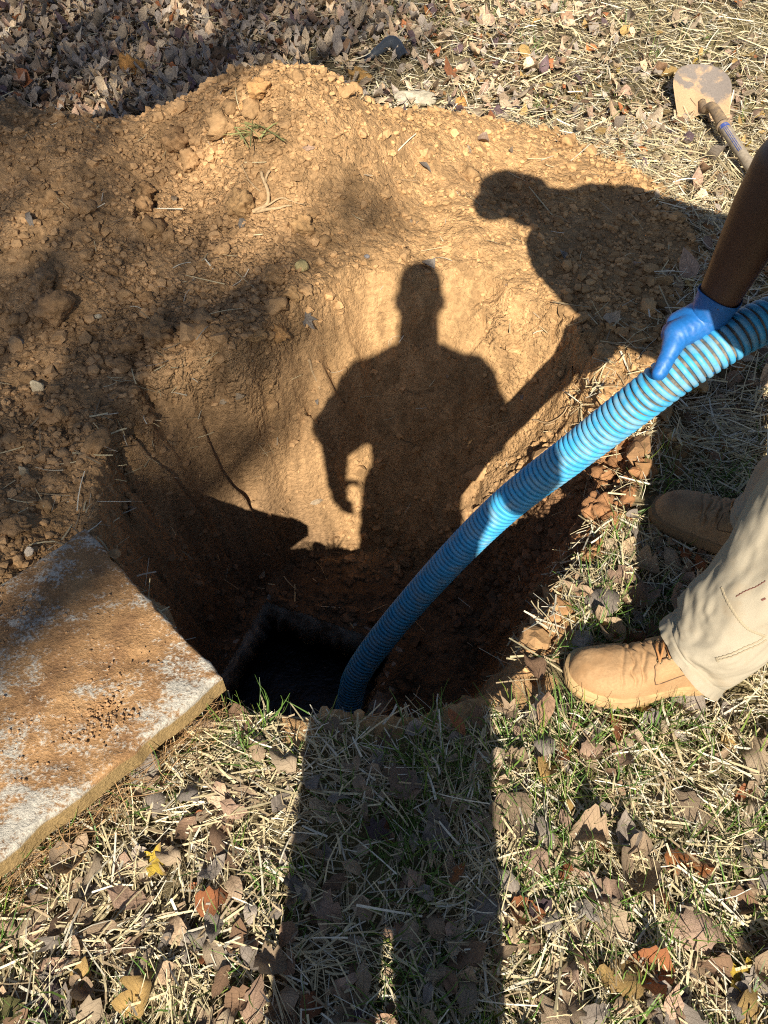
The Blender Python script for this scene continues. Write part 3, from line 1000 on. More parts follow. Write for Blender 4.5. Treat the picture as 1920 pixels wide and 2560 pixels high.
# ---- the worker
worker = thing('person', 'worker in khaki trousers and tan boots, one blue gloved hand gripping the hose', 'person', (.80, .90, 0))
wl_ = np.array(worker.location)
SHR, ELB, WRI = np.array([.75, 1.02, 1.06]), np.array([.566, 1.064, .836]), np.array([.538, 1.066, .590])
SHL, ELL, WRL = np.array([.43, .70, 1.12]), np.array([.565, .665, .875]), np.array([.80, .745, .64])
skin_caps = [
    ((.295, .785, 1.30), (.355, .785, 1.27), .084, .088), ((.245, .785, 1.23), (.28, .785, 1.26), .058, .068),      # head, chin side
    ((.345, .79, 1.25), (.49, .83, 1.17), .076, .100),                                                           # neck
    ((.30, .878, 1.27), (.32, .882, 1.29), .018, .022), ((.30, .692, 1.27), (.32, .688, 1.29), .018, .022),        # ears
    ((.208, .785, 1.265), (.23, .785, 1.28), .014, .018),                                                         # nose
    ((.61, .87, 1.08), (.95, 1.0, .88), .15, .15, (1, 1.2, .85)),
    (SHR, ELB, .060, .049), (ELB, ELB * .75 + WRI * .25, .048, .048), (ELB * .75 + WRI * .25, WRI, .048, .0305),
    (SHL, ELL, .060, .050), (ELL, WRL, .049, .034), (WRL, (.77, .77, .60), .036, .036, (1, 1, .7)),
]
for k_, yy in enumerate((.735, .755, .775, .795)):
    skin_caps.append(((.775, yy, .60), (.70, yy + .01, .585 - .004 * k_), .011, .009))
skin_caps.append(((.79, .80, .60), (.73, .83, .59), .013, .010))
V, F = remesh('body', skin_caps, .0075, 5)
add_obj('body', V, F, M['skin_dark'], worker, wl_)
V, F = remesh('hair', [((.315, .785, 1.322), (.375, .79, 1.295), .079, .079), ((.375, .79, 1.29), (.388, .79, 1.25), .077, .067)], .01, 4)
add_obj('hair', V, F, M['hair'], worker, wl_)
V, F = remesh('shirt', [((.62, .88, 1.09), (.98, 1.0, .86), .165, .165, (1, 1.22, .9)), ((.47, .82, 1.17), (.58, .86, 1.12), .088, .12, (1, 1.1, .9)), ((.53, .73, 1.0), (.70, .80, .92), .115, .13), ((.68, .84, .86), (.80, .90, .80), .13, .14), ((.47, .73, 1.10), (.74, 1.06, 1.03), .100, .095), ((.64, .82, .94), (.95, .95, .80), .15, .16), ((.56, .80, .98), (.70, .84, .90), .13, .14),
                        (SHR, SHR * .42 + ELB * .58, .090, .076), (SHL, SHL * .42 + ELL * .58, .090, .078), ((.97, .9, .84), (.97, 1.1, .84), .13, .13)], .012, 5)
V = wrinkle(V, F, .012, 9, 300, (1, .2, 0), 1.5)
add_obj('shirt', V, F, M['shirt_dark'], worker, wl_)


# trousers
def fold(ss, aa, s0, a0, s1, a1, w, amp):
    d = np.full(ss.shape, 9.0)
    e = np.array([(s1 - s0) * 3.0, (a1 - a0) * 1.6])
    for w_ in (-1, 0, 1):
        x, y = (ss - s0) * 3.0, (aa + w_ - a0) * 1.6
        t = np.clip((x * e[0] + y * e[1]) / (e @ e + 1e-9), 0, 1)
        d = np.minimum(d, np.hypot(x - t * e[0], y - t * e[1]))
    return amp * np.exp(-(d / w) ** 2)


def pant_disp(seed, amp=1.0):
    def f(ss, aa):
        per = lambda k, q: fbm(3 + 1.6 * np.cos(2 * np.pi * aa) * k + ss * q, 5 + 1.6 * np.sin(2 * np.pi * aa) * k + ss * q * .7, seed + int(k * 10), 4)
        h = .009 * per(.7, 4) + .0012 * (1 - 2 * np.abs(per(1.1, 7))) + .0008 * per(2.5, 16)
        h = h + fold(ss, aa, .05, .42, .22, .60, .10, .010) + fold(ss, aa, .20, .45, .12, .72, .08, -.012) + fold(ss, aa, .24, .50, .16, .80, .09, .013) \
            + fold(ss, aa, .30, .30, .22, .55, .12, -.009) + fold(ss, aa, .10, .80, .28, .95, .10, .012) + fold(ss, aa, .06, .62, .10, .86, .08, -.008) + fold(ss, aa, .07, .50, .20, .66, .030, -.007) + fold(ss, aa, .10, .42, .19, .52, .030, -.008) + fold(ss, aa, .16, .58, .27, .68, .035, -.008) + fold(ss, aa, .06, .70, .16, .84, .030, -.006) + fold(ss, aa, .22, .44, .34, .58, .035, -.008) + fold(ss, aa, .12, .66, .15, .80, .03, .006) + fold(ss, aa, .03, .05, .20, .20, .10, .010) + fold(ss, aa, .08, .18, .03, .36, .08, -.008)
        hem = np.exp(-(ss / .028) ** 2)
        groove = np.exp(-((ss - .055) / .008) ** 2)
        return amp * h * smooth(ss, -.02, .10) + .003 * hem - .0025 * groove + .004 * per(2.2, 0) * hem
    return f


def hem_tilt(drop, dirx):
    dx = np.array(dirx, float)
    def f(G, s):
        c = G.mean(1, keepdims=True)
        k = ((G - c) @ dx)[..., None]
        fall = np.exp(-(s / .10) ** 2)[:, None, None]
        G = G + np.array([0, 0, 1.0]) * k * drop * fall
        return G
    return f


legN = Loft([(.566, .706, .082), (.610, .723, .165), (.660, .766, .29), (.74, .84, .46), (.89, .89, .66), (1.0, .93, .82)],
            [.076, .082, .086, .096, .12, .14], [.078, .084, .088, .100, .125, .15], (-1, 0, 0), 210, 150, pant_disp(400), hem_tilt(-.55, (1, 0, 0)))
legF = Loft([(.788, .988, .085), (.81, .995, .18), (.835, 1.015, .31), (.865, 1.065, .47), (.95, 1.07, .68), (1.0, 1.07, .82)],
            [.080, .084, .088, .100, .12, .14], [.080, .084, .090, .105, .125, .15], (-.82, .57, 0), 150, 110, pant_disp(430), hem_tilt(-.55, (.82, -.57, 0)))
mb = MB()
for L_ in (legN, legF):
    V, F = L_.mesh(); mb.add(V, F)
    # turned-in hem: inner wall of the cuff
    ring = L_.G[:14]; cen = ring.mean(1, keepdims=True)
    inner = cen + (ring - cen) * .94
    VV = np.concatenate([L_.G[:1], inner]).reshape(-1, 3)
    mb.add(VV, grid_faces(15, L_.na, True)[:, ::-1])
V, F = remesh('pelvis', [((.95, .93, .81), (1.02, .93, .84), .15, .15), ((.95, 1.07, .81), (1.02, 1.07, .84), .15, .15), ((.92, 1.0, .84), (1.03, 1.0, .84), .15, .16)], .015, 4)
mb.add(V, F[0])
trous = mb.build('trousers', M['khaki'], worker, wl_)


def strip_on(L_, ctrl, width, off, name, mat, parent, org, n=60, wav=0.0):
    """a narrow raised strip following a path (s, a) over the loft"""
    c = catmull(np.array([(a, b, 0) for a, b in ctrl]), n)[:, :2]
    P = L_.P(c[:, 0], c[:, 1], off)
    Q = L_.P(c[:, 0], c[:, 1], off * .2)
    T = np.gradient(P, axis=0); T /= np.linalg.norm(T, axis=1)[:, None]
    Nn = P - Q; Nn /= np.linalg.norm(Nn, axis=1)[:, None]
    S = np.cross(T, Nn)
    wv = wav * np.sign(np.sin(np.arange(n) * 1.6))[:, None] if wav else 0
    V = np.stack([Q - S * width * .6 + S * wv, P - S * width * .4 + S * wv, P + S * width * .4 + S * wv, Q + S * width * .6 + S * wv], 1).reshape(-1, 3)
    return add_obj(name, V, grid_faces(n, 4), mat, parent, org)


# ---- boots
def boot(parent, org, toe, heel, upper, sole, right):
    toe, heel = np.array(toe, float), np.array(heel, float)
    fx = toe - heel; L = np.linalg.norm(fx[:2]); fx = np.array([fx[0], fx[1], 0]) / L
    fy = np.array([-fx[1], fx[0], 0]) * (-1 if right else 1)      # towards the outer side
    st = np.array([  # x along, half width, top height, lateral shift
        (.000, .006, .095, .000), (.003, .020, .110, .000), (.012, .031, .126, .000), (.035, .037, .138, .000), (.065, .0385, .143, .001), (.095, .039, .142, .002),
        (.120, .0405, .130, .004), (.145, .0435, .114, .006), (.170, .047, .099, .008), (.195, .0505, .088, .009), (.220, .052, .081, .008), (.245, .0505, .076, .006),
        (.265, .046, .071, .003), (.280, .0395, .0645, .001), (.292, .030, .055, .000), (.300, .018, .043, .000), (.304, .006, .034, .000)])
    n = 190
    x = np.linspace(0, 1, n) ** .9; x = np.r_[x * .304]
    hw, ht, sh = [np.interp(x, st[:, 0], st[:, k]) for k in (1, 2, 3)]
    k5 = np.array([1, 2, 3, 2, 1.]); k5 /= k5.sum()
    sm = lambda q: np.convolve(np.pad(q, 2, mode='edge'), k5, 'valid')
    hw, ht, sh = sm(hw), sm(ht), sm(sh)
    m_ = 84
    a = np.linspace(0, np.pi, m_)
    base = .026
    e = np.interp(x, [0, .1, .2, .304], [.75, .72, .80, .88])[:, None]
    cy = np.sign(np.cos(a))[None] * np.abs(np.cos(a))[None] ** e
    cz = np.abs(np.sin(a))[None] ** (e * .82)
    yy = sh[:, None] + hw[:, None] * cy * (1 + .05 * np.sin(a)[None] * 0)
    zz = base + (ht[:, None] - base) * cz
    # flex creases across the vamp
    xx = np.broadcast_to(x[:, None], yy.shape)
    cr = np.zeros_like(xx)
    for q, (x0, am, sl_) in enumerate([(.178, .0020, .2), (.188, .0016, -.1), (.198, .0022, .12), (.212, .0016, .3), (.168, .0014, -.25)]):
        d = xx - x0 - sl_ * yy - .004 * vn(yy * 60, yy * 0 + q, 500 + q)
        cr -= 2.0 * am * np.exp(-(d / .0030) ** 2) * smooth(np.sin(a)[None], .2, .7)
    cr += .0012 * fbm(xx * 40, yy * 40, 510, 4)
    ny = cy * .8; nz = cz
    yy = yy + cr * ny; zz = zz + cr * nz
    to = lambda x_, y_, z_: heel + fx * x_[..., None] + fy * y_[..., None] + np.array([0, 0, 1.0]) * z_[..., None]
    G = to(xx, yy, zz)
    V = G.reshape(-1, 3)
    F = grid_faces(n, m_)
    if (np.cross(fx, fy))[2] < 0:
        F = F[:, ::-1]
    b = add_obj('boot', V, F, upper, parent, org)
    # sole: outline grown a little past the upper, welt step and lugs
    out = []
    for sgn in (1, -1):
        out.append(np.stack([x, sh + sgn * (hw + .0075)], 1)[:: sgn])
    O = np.vstack(out)
    O[:, 0] = .152 + (O[:, 0] - .152) * 1.035
    lay = [(1.0, .030), (1.0, .0262), (.972, .0250), (.972, .0232), (1.0, .0218), (1.004, .012), (.99, .004), (.96, .001)]
    rows = []
    arch = 1 - .10 * np.exp(-((O[:, 0] - .115) / .04) ** 2)
    for sc_, z_ in lay:
        c_ = np.array([.152, .004])
        q = c_ + (O - c_) * [1, 1] * (1 - (1 - sc_) * .5)
        q[:, 1] = c_[1] + (q[:, 1] - c_[1]) * arch
        lug = (.0018 * np.sign(np.sin(O[:, 0] * 420))) if z_ < .02 else 0
        rows.append(to(q[:, 0], q[:, 1] * (1 + lug * 6), np.full(len(q), z_)))
    Vs = np.array(rows)
    mid = np.stack([to(np.array([.152]), np.array([.004]), np.array([z_]))[0] for z_ in (.029, .001)])
    V = np.vstack([Vs.reshape(-1, 3), mid])
    k = len(O); nL = len(lay)
    F = grid_faces(nL, k, True)
    j = np.arange(k); j2 = (j + 1) % k
    T1 = np.stack([j2, j, np.full(k, nL * k)], 1); T2 = np.stack([(nL - 1) * k + j, (nL - 1) * k + j2, np.full(k, nL * k + 1)], 1)
    add_obj('sole', V, [F, np.vstack([T1, T2])], sole, b, (0, 0, 0)).location = (0, 0, 0)
    so = [c for c in b.children][-1]
    so.data.transform(__import__('mathutils').Matrix.Translation(Vector(-np.array(org))))
    # quarter (eyelet flap): a patch over the upper, raised a little, front edge stitched
    def on(xs, as_, off):
        i = np.interp(xs, x, np.arange(n)); jj = np.clip(np.asarray(as_) / np.pi * (m_ - 1), 0, m_ - 1.001)
        i = np.clip(i, 0, n - 1.001); i0 = i.astype(int); j0 = jj.astype(int); f = (i - i0)[..., None]; g = (jj - j0)[..., None]
        P = (G[i0, j0] * (1 - g) + G[i0, j0 + 1] * g) * (1 - f) + (G[i0 + 1, j0] * (1 - g) + G[i0 + 1, j0 + 1] * g) * f
        dx_ = G[i0 + 1, j0] - G[i0, j0]; dy_ = G[i0, j0 + 1] - G[i0, j0]
        nn = np.cross(dx_, dy_); nn /= np.linalg.norm(nn, axis=-1)[..., None] + 1e-9
        cen = to(np.asarray(xs), np.zeros_like(np.asarray(xs)), np.full(np.shape(xs), .03))
        nn *= np.sign(((P - cen) * nn).sum(-1))[..., None]
        return P + nn * np.asarray(off)[..., None]
    for sgn in (0, 1):
        us, vs = np.meshgrid(np.linspace(0, 1, 24), np.linspace(0, 1, 16), indexing='ij')
        # v: 0 at the lacing edge .. 1 down near the sole; rounded lower front corner
        front = .168 - .020 * np.clip(vs - .75, 0, 1) ** 1.0 - .012 * (1 - smooth(vs, 0, .18))
        xs = .06 + (front - .06) * us
        ang = np.pi * (.43 - .33 * vs)
        ang = ang if sgn == 0 else np.pi - ang
        edge_ = np.minimum(np.minimum(1 - us, vs), 1.0)
        off = np.where((us > .999) | (vs < .001) | (vs > .999), .0002, .0026)
        Pp = on(xs, ang, off)
        f_ = grid_faces(24, 16)
        q = add_obj('quarter', Pp.reshape(-1, 3), f_, upper, b, org)
        mbs = MB()
        bord = np.vstack([Pp[4:, 1], Pp[-1, 1:-1], Pp[::-1, -2]])
        mb_tube(mbs, catmull(bord[::2], 90), .0011, 5)
        mbs.build('stitching', M['stitch'], b, org)
    mbl = MB()
    for q, xe in enumerate((.158, .143, .128)):
        pa = on(np.array([xe]), np.array([np.pi * .40]), np.array([.0035]))[0]
        pb = on(np.array([xe - .002]), np.array([np.pi * .60]), np.array([.0035]))[0]
        up = on(np.array([xe]), np.array([np.pi * .5]), np.array([.010]))[0]
        mb_tube(mbl, catmull([pa, (pa + up) / 2 + [0, 0, .002], up, (pb + up) / 2 + [0, 0, .002], pb], 16), .0022, 7)
        if q < 2:
            pc = on(np.array([xe - .015]), np.array([np.pi * .60]), np.array([.004]))[0]
            mb_tube(mbl, catmull([pa, (pa + pc) / 2 + [0, 0, .010], pc], 12), .0022, 7)
        for pe, ae in ((pa, .40), (pb, .60)):
            nrm = pe - on(np.array([xe]), np.array([np.pi * ae]), np.array([-.01]))[0]; nrm /= np.linalg.norm(nrm)
            t1 = fx - nrm * np.dot(fx, nrm); t1 /= np.linalg.norm(t1); t2 = np.cross(nrm, t1)
            th = np.linspace(0, 2 * np.pi, 13)
            mbe = MB()
            mb_tube(mbe, pe + .0042 * (np.cos(th)[:, None] * t1 + np.sin(th)[:, None] * t2) - nrm * .0005, .0013, 6)
            mbe.build('eyelet', M['eyelet'], b, org)
    mbl.build('lace', M['lace'], b, org)
    return b


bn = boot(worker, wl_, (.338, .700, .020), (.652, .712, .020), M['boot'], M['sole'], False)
bf = boot(worker, wl_, (.604, 1.125, .018), (.858, .950, .018), M['boot_darker'], M['sole_dark'], True)
bf['label'] = 'darker brown boot in the shade'
bn['label'] = 'sunlit tan leather boot'

# ---- gloved hand around the hose
i_h = int(np.argmin(np.linalg.norm(hp - np.array([.513, 1.030, .511]), axis=1)))
Hc = hp[i_h]
ad = hp[i_h - 8] - hp[i_h + 8]; ad /= np.linalg.norm(ad)                       # towards the tank
toc = np.array([0, 0, CAM_H]) - Hc; ec = toc - ad * np.dot(toc, ad); ec /= np.linalg.norm(ec)
eu = np.cross(ec, ad)
if eu[2] < 0: eu = -eu
def hr(a_, deg, rr):
    """point at a_ along the hose from the palm; 0 deg = top side, positive towards the far side"""
    t = R(deg)
    base_ = np.array([np.interp(i_h + 0, np.arange(len(hp)), hp[:, k]) for k in range(3)]) + ad * a_
    return base_ + (math.cos(t) * eu - math.sin(t) * ec) * rr
wr_g = WRI + (WRI - ELB) / np.linalg.norm(WRI - ELB) * .004
caps = [((wr_g + [0, 0, .03]), wr_g, .0315, .031), (wr_g, hr(-.030, 0, HR + .024), .032, .027), (wr_g, hr(-.014, 14, HR + .022), .030, .023)]
for q, (aa, rr) in enumerate(((-.010, .0138), (-.028, .0138), (-.045, .0132), (-.061, .012))):
    k0 = hr(aa, 40, HR + .016)
    caps.append((hr(aa * .55 - .020, 0, HR + .022), k0, .0175, rr + .002))
    j1 = hr(aa + .001, 84, HR + .013); j2 = hr(aa, 112, HR + .011); j3 = hr(aa - .001, 132, HR + .006)
    caps += [(k0, j1, rr - .002, rr - .004), (j1, j2, rr - .004, rr - .0055), (j2, j3, rr - .0055, rr - .0065)]
t0, t1, t2, t3 = hr(-.014, -28, HR + .022), hr(.008, -46, HR + .0165), hr(.028, -60, HR + .0135), hr(.045, -71, HR + .0115)
caps += [(wr_g - [0, 0, .01], t0, .027, .0240), (t0, t1, .0230, .0170), (t1, t2, .0155, .0135), (t2, t3, .0142, .0128)]
V, F = remesh('glove', caps, .0024, 4)
# fine stretch wrinkles around the thumb and wrist
nrmv = vnormals(V, F)
sdist = (V - WRI) @ ((t0 - WRI) / np.linalg.norm(t0 - WRI))
wr1 = np.sin(sdist * 620 + 2.5 * fbm(V[:, 0] * 40, V[:, 1] * 40 + V[:, 2] * 40, 610, 3)) * smooth(fbm(V[:, 0] * 30, V[:, 2] * 30, 611, 3), -.3, .4)
V = V + nrmv * (.00035 * wr1 + .0006 * fbm(V[:, 0] * 60 + V[:, 1] * 30, V[:, 2] * 60, 612, 3))[:, None]
glove = add_obj('glove', V, F, M['glove'], worker, wl_)
glove['label'] = 'thin blue rubber glove gripping the hose'
fa = (ELB - WRI) / np.linalg.norm(ELB - WRI)
fu = np.cross(fa, [0, 1, 0]); fu /= np.linalg.norm(fu); fv = np.cross(fa, fu)
rows = []
nA = 64
for t_, rr in ((.0, .0322), (.008, .0326), (.015, .0330), (.022, .0336), (.028, .0344), (.033, .0354), (.037, .0364), (.039, .0362), (.037, .0352), (.030, .0330)):
    th = np.linspace(0, 2 * np.pi, nA, endpoint=False)
    q = rr + .0012 * np.sin(t_ * 900 + 2 * np.sin(3 * th)) + .0018 * np.sin(3 * th + 1) * (t_ / .05)
    rows.append(WRI + fa * (t_ + .004 * np.sin(2 * th + .5) * (t_ / .05))[:, None] + q[:, None] * (np.cos(th)[:, None] * fu + np.sin(th)[:, None] * fv))
add_obj('glove_cuff', np.array(rows).reshape(-1, 3), grid_faces(len(rows), nA, True), M['glove'], glove, wl_)

# trouser seams and marks on the near leg: find the loft angle that faces the camera
def facing(L_, s_):
    a = np.linspace(0, 1, 100, endpoint=False)
    P = L_.P(np.full(100, s_), a); Nn = L_.P(np.full(100, s_), a, 1.0) - P
    v = np.array([0, 0, CAM_H]) - P
    return a[int(np.argmax((Nn * v).sum(1) / np.linalg.norm(v, axis=1)))]


def loft_at(L_, px, py):
    """loft coordinates under photo pixel (px, py)"""
    ss, aa = np.meshgrid(np.linspace(0, .6, 160), np.linspace(0, 1, 200, endpoint=False), indexing='ij')
    P = L_.P(ss, aa)
    v = P - np.array([0, 0, CAM_H])
    dep = v[..., 1] * math.cos(PITCH) - v[..., 2] * math.sin(PITCH)
    u = v[..., 1] * math.sin(PITCH) + v[..., 2] * math.cos(PITCH)
    X_ = 960 + FPX * v[..., 0] / dep; Y_ = 1280 - FPX * u / dep
    d = np.hypot(X_ - px, Y_ - py) + 4000 * np.clip(dep - dep.min() - .16, 0, None)
    k = np.unravel_index(int(np.argmin(d)), d.shape)
    return float(ss[k]), float(aa[k])


def path_on(L_, pts):
    out = [loft_at(L_, *p) for p in pts]
    for i in range(1, len(out)):
        while out[i][1] - out[i - 1][1] > .5: out[i] = (out[i][0], out[i][1] - 1)
        while out[i][1] - out[i - 1][1] < -.5: out[i] = (out[i][0], out[i][1] + 1)
    return out


for dx in (0, 9):
    strip_on(legN, path_on(legN, [(1752, 1690 - dx), (1790, 1655 - dx), (1850, 1632 - dx), (1915, 1600 - dx)]), .0022, .0016, 'seam', M['seam'], trous, wl_, 60, .0004)
strip_on(legN, path_on(legN, [(1802, 1470), (1835, 1530), (1870, 1570), (1915, 1590)]), .0042, .0012, 'seam', M['seam'], trous, wl_, 90, .0004)
for pts, w_ in (([(1838, 1492), (1862, 1478), (1890, 1464), (1912, 1452)], .0015), ([(1905, 1500), (1915, 1496)], .003)):
    strip_on(legN, path_on(legN, pts), w_, .0006, 'stain', M['stain'], trous, wl_, 40, .0003)

# ---- the photographer, whose shadow falls across the picture
photographer = thing('person', 'photographer in a T-shirt and trousers standing behind the camera holding up a phone', 'person', (-.02, -.25, 0))
po = np.array(photographer.location)
bx, by = -.02, -.25
caps = [((bx, by, 1.60), (bx, by + .012, 1.685), .064, .066), ((bx, by + .04, 1.575), (bx, by + .045, 1.60), .05, .055), ((bx, by + .012, 1.40), (bx, by + .012, 1.57), .066, .060),
        ((bx, by + .105, 1.625), (bx, by + .085, 1.64), .012, .016), ((bx - .066, by, 1.61), (bx - .067, by, 1.64), .011, .013), ((bx + .066, by, 1.61), (bx + .067, by, 1.64), .011, .013),
        ((bx - .03, by, 1.20), (bx - .07, by, 1.34), .10, .09), ((bx + .05, by, 1.20), (bx + .085, by, 1.34), .105, .09), ((bx - .035, by, .98), (bx - .03, by, 1.2), .10, .10), ((bx + .05, by, .98), (bx + .05, by, 1.2), .10, .10),
        ((bx - .07, by, .95), (bx - .092, by, .5), .075, .06), ((bx + .07, by, .95), (bx + .092, by, .5), .075, .06), ((bx - .10, by, .5), (bx - .10, by, .1), .055, .045), ((bx + .10, by, .5), (bx + .10, by, .1), .055, .045)]
sL, eL, wL = (bx - .150, by, 1.35), (bx - .238, by - .01, 1.14), (bx - .232, by + .05, .905)
caps += [(sL, eL, .055, .045), (eL, wL, .045, .030), (wL, (bx - .222, by + .065, .845), .030, .034, (.8, 1.1, 1))]
for q in range(4):
    yy = by + .03 + q * .021
    caps.append(((bx - .222, yy, .835), (bx - .214, yy + .01, .80), .0125, .011)); caps.append(((bx - .214, yy + .01, .80), (bx - .184, yy + .015, .778), .011, .009))
caps += [((bx - .208, by + .09, .875), (bx - .172, by + .115, .862), .014, .011), ((bx - .172, by + .115, .862), (bx - .160, by + .125, .836), .011, .009)]
sR, eR, wR = (bx + .165, by, 1.36), (bx + .235, by - .03, 1.13), (bx + .12, by + .17, 1.235)
caps += [(sR, eR, .055, .045), (eR, wR, .045, .030), (wR, (bx + .085, by + .21, 1.255), .030, .032)]
for q in range(4):
    zz_ = 1.235 + q * .02
    caps.append(((bx + .075, by + .205, zz_), (bx + .052, by + .236 - q * .004, zz_ + .008), .011, .010)); caps.append(((bx + .052, by + .236 - q * .004, zz_ + .008), (bx + .022, by + .230 - q * .006, zz_ + .012), .010, .008))
caps += [((bx + .08, by + .19, 1.26), (bx + .055, by + .19, 1.30), .013, .011)]
V, F = remesh('body', caps, .008, 4)
M['skin_light'] = simple_mat('light_skin', (.46, .27, .18), 0.5, 200, 0.1, 0.1, 0.001)
M['tee'] = simple_mat('grey_shirt', (.20, .21, .23), 0.9, 300, 0.15, 0.3, 0.001)
M['denim'] = simple_mat('dark_denim', (.06, .07, .11), 0.9, 300, 0.2, 0.3, 0.001)
add_obj('body', V, F, M['skin_light'], photographer, po)
V, F = remesh('hair', [((bx, by - .012, 1.675), (bx, by + .0, 1.69), .0655, .066), ((bx, by - .02, 1.62), (bx, by - .015, 1.68), .058, .064)], .01, 4)
add_obj('hair', V, F, M['hair'], photographer, po)
V, F = remesh('shirt', [((bx - .020, by, 1.02), (bx - .068, by, 1.32), .113, .104), ((bx + .055, by, 1.02), (bx + .085, by, 1.32), .118, .108), ((bx - .022, by, .90), (bx + .045, by, .90), .118, .120, (1, 1, .8)),
                        ((bx - .09, by, 1.37), (bx + .09, by, 1.37), .074, .074, (1, 1, 1)), ((bx - .05, by, 1.40), (bx + .05, by, 1.40), .07, .07), (sL, (bx - .214, by - .005, 1.165), .066, .080), (sR, (bx + .228, by - .015, 1.19), .068, .072)], .012, 5)
V = wrinkle(V, F, .010, 8, 700)
add_obj('shirt', V, F, M['tee'], photographer, po)
V, F = remesh('trousers', [((bx - .066, by, .93), (bx - .091, by, .5), .094, .0810), ((bx + .07, by, .93), (bx + .091, by, .5), .094, .0810), ((bx - .091, by, .5), (bx - .097, by, .08), .0810, .078), ((bx + .091, by, .5), (bx + .097, by, .08), .0810, .078), ((bx - .045, by, .93), (bx + .05, by, .93), .108, .108)], .012, 5)
V = wrinkle(V, F, .008, 9, 720)
add_obj('trousers', V, F, M['denim'], photographer, po)
for sx in (-1, 1):
    V, F = remesh('shoe', [((bx + sx * .10, by - .06, .045), (bx + sx * .115, by + .14, .040), .045, .040), ((bx + sx * .10, by - .03, .05), (bx + sx * .10, by - .02, .11), .045, .042)], .01, 4)
    V[:, 2] = np.maximum(V[:, 2], .004)
    add_obj('shoe', V, F, M['boot_darker'], photographer, po)
M['phone'] = simple_mat('black_glass', (.012, .012, .014), 0.2, 20, 0.1, 0, 0.001)
ph_n = np.array([0, math.cos(PITCH), -math.sin(PITCH)]); ph_u = np.array([0, math.sin(PITCH), math.cos(PITCH)]); ph_r = np.array([1.0, 0, 0])
pc_ = np.array([0, 0, CAM_H]) - ph_n * .012 + ph_r * .020 - ph_u * .058
phone = thing('phone', 'slim black phone held up by the photographer behind the camera position', 'phone', tuple(pc_))
mb = MB()
th = np.linspace(0, 2 * np.pi, 33)[:-1]
ro = np.stack([np.sign(np.cos(th)) * (.0355 - .009 + .009 * np.abs(np.cos(th))), np.sign(np.sin(th)) * (.0735 - .009 + .009 * np.abs(np.sin(th)))], 1)
rows = np.array([[pc_ + ph_r * q[0] * f + ph_u * q[1] * f + ph_n * z_ for q in ro] for f, z_ in ((.01, -.004), (.96, -.004), (1, -.0025), (1, .0025), (.96, .004), (.01, .004))])
mb.add(rows.reshape(-1, 3), grid_faces(6, 32, True))
mb.build('case', M['phone'], phone, pc_)

# ------------------------------------------------------------------ shovel
m, nt, p, o_ = new_mat('muddy_steel')
tc = nd(nt, 'ShaderNodeTexCoord')
n1 = noise_node(nt, tc.outputs['Object'], 22, 7, 0.65); n2 = noise_node(nt, tc.outputs['Object'], 220, 4, 0.7)
lpn = nd(nt, 'ShaderNodeAttribute', attribute_name='col'); s_ = nd(nt, 'ShaderNodeSeparateColor'); nt.links.new(lpn.outputs['Color'], s_.inputs[0])
k = math_node(nt, 'ADD', math_node(nt, 'MULTIPLY', n1.outputs['Fac'], .95), s_.outputs[0])
mk = ramp(nt, k, [(.58, 0.0), (.74, 1.0)])
g = ramp(nt, n2.outputs['Fac'], [(.3, .75), (.7, 1.2)])
c = mixc(nt, 1.0, mixc(nt, mk.outputs[0], (.19, .155, .125), (.43, .28, .15)), g.outputs[0], 'MULTIPLY')
nt.links.new(c, p.inputs['Base Color']); p.inputs['Roughness'].default_value = .7; p.inputs['Specular IOR Level'].default_value = .35
add_bump(nt, p, n1.outputs['Fac'], .4, .002)
M['blade'] = m
M['ash'] = simple_mat('weathered_ash_wood', (.36, .29, .20), 0.7, 90, 0.3, 0.4, 0.001, (.24, .18, .115), 0.3, 20, (.45, .65))
M['rusty'] = simple_mat('muddy_iron_socket', (.20, .14, .085), 0.75, 90, 0.35, 0.4, 0.001, (.36, .24, .12), 0.3, 40, (.45, .65))
M['label_blue'] = simple_mat('blue_printed_label', (.06, .10, .33), 0.5, 100, 0.3, 0.0, 0.001, (.30, .25, .19), 0.3, 90, (.5, .62))
sb = at(1755, 290, .03)
shov = thing('shovel', 'round point shovel with a muddy blade and wooden handle lying on the straw at right', 'shovel', tuple(sb))
so_ = np.array(sb)
yaw = R(-4)
sx_ = np.array([math.cos(yaw), math.sin(yaw), 0]); sy_ = np.array([-math.sin(yaw), math.cos(yaw), 0]); sz_ = np.array([0, 0, 1.0])
tl = R(23)
bdir = sy_ * math.cos(tl) + sz_ * math.sin(tl); bnor = -sy_ * math.sin(tl) + sz_ * math.cos(tl)
us, vs = np.meshgrid(np.linspace(-1, 1, 41), np.linspace(0, 1, 46), indexing='xy')
wv = np.where(vs < .45, .102 + .012 * vs / .45, .114 * np.sqrt(np.clip(1 - ((vs - .45) / .55) ** 2.2, 0, 1)) + .0005)
fx_ = us * wv; fy_ = vs * .26
fz = .030 * (np.abs(fx_) / .11) ** 2 + .012 * vs ** 2 + .022 * np.exp(-(fx_ / .022) ** 2) * (1 - smooth(vs, .0, .62)) - .010
top = so_ + fx_[..., None] * sx_ + fy_[..., None] * bdir + fz[..., None] * bnor
cl = np.stack([np.clip(.34 - .25 * smooth(vs + .10 * us + .05 * np.sin(us * 9), .35, .60) + .06 * np.exp(-((us + .62) / .22) ** 2) * (vs < .8) - .22 * np.exp(-(((us - .55) / .3) ** 2 + ((vs - .38) / .2) ** 2)), 0, 1), 0 * us, 0 * us], -1).reshape(-1, 3)
bot = top - bnor * .0025
nr_, nc_ = us.shape
V = np.vstack([top.reshape(-1, 3), bot.reshape(-1, 3)])
F1 = grid_faces(nr_, nc_)
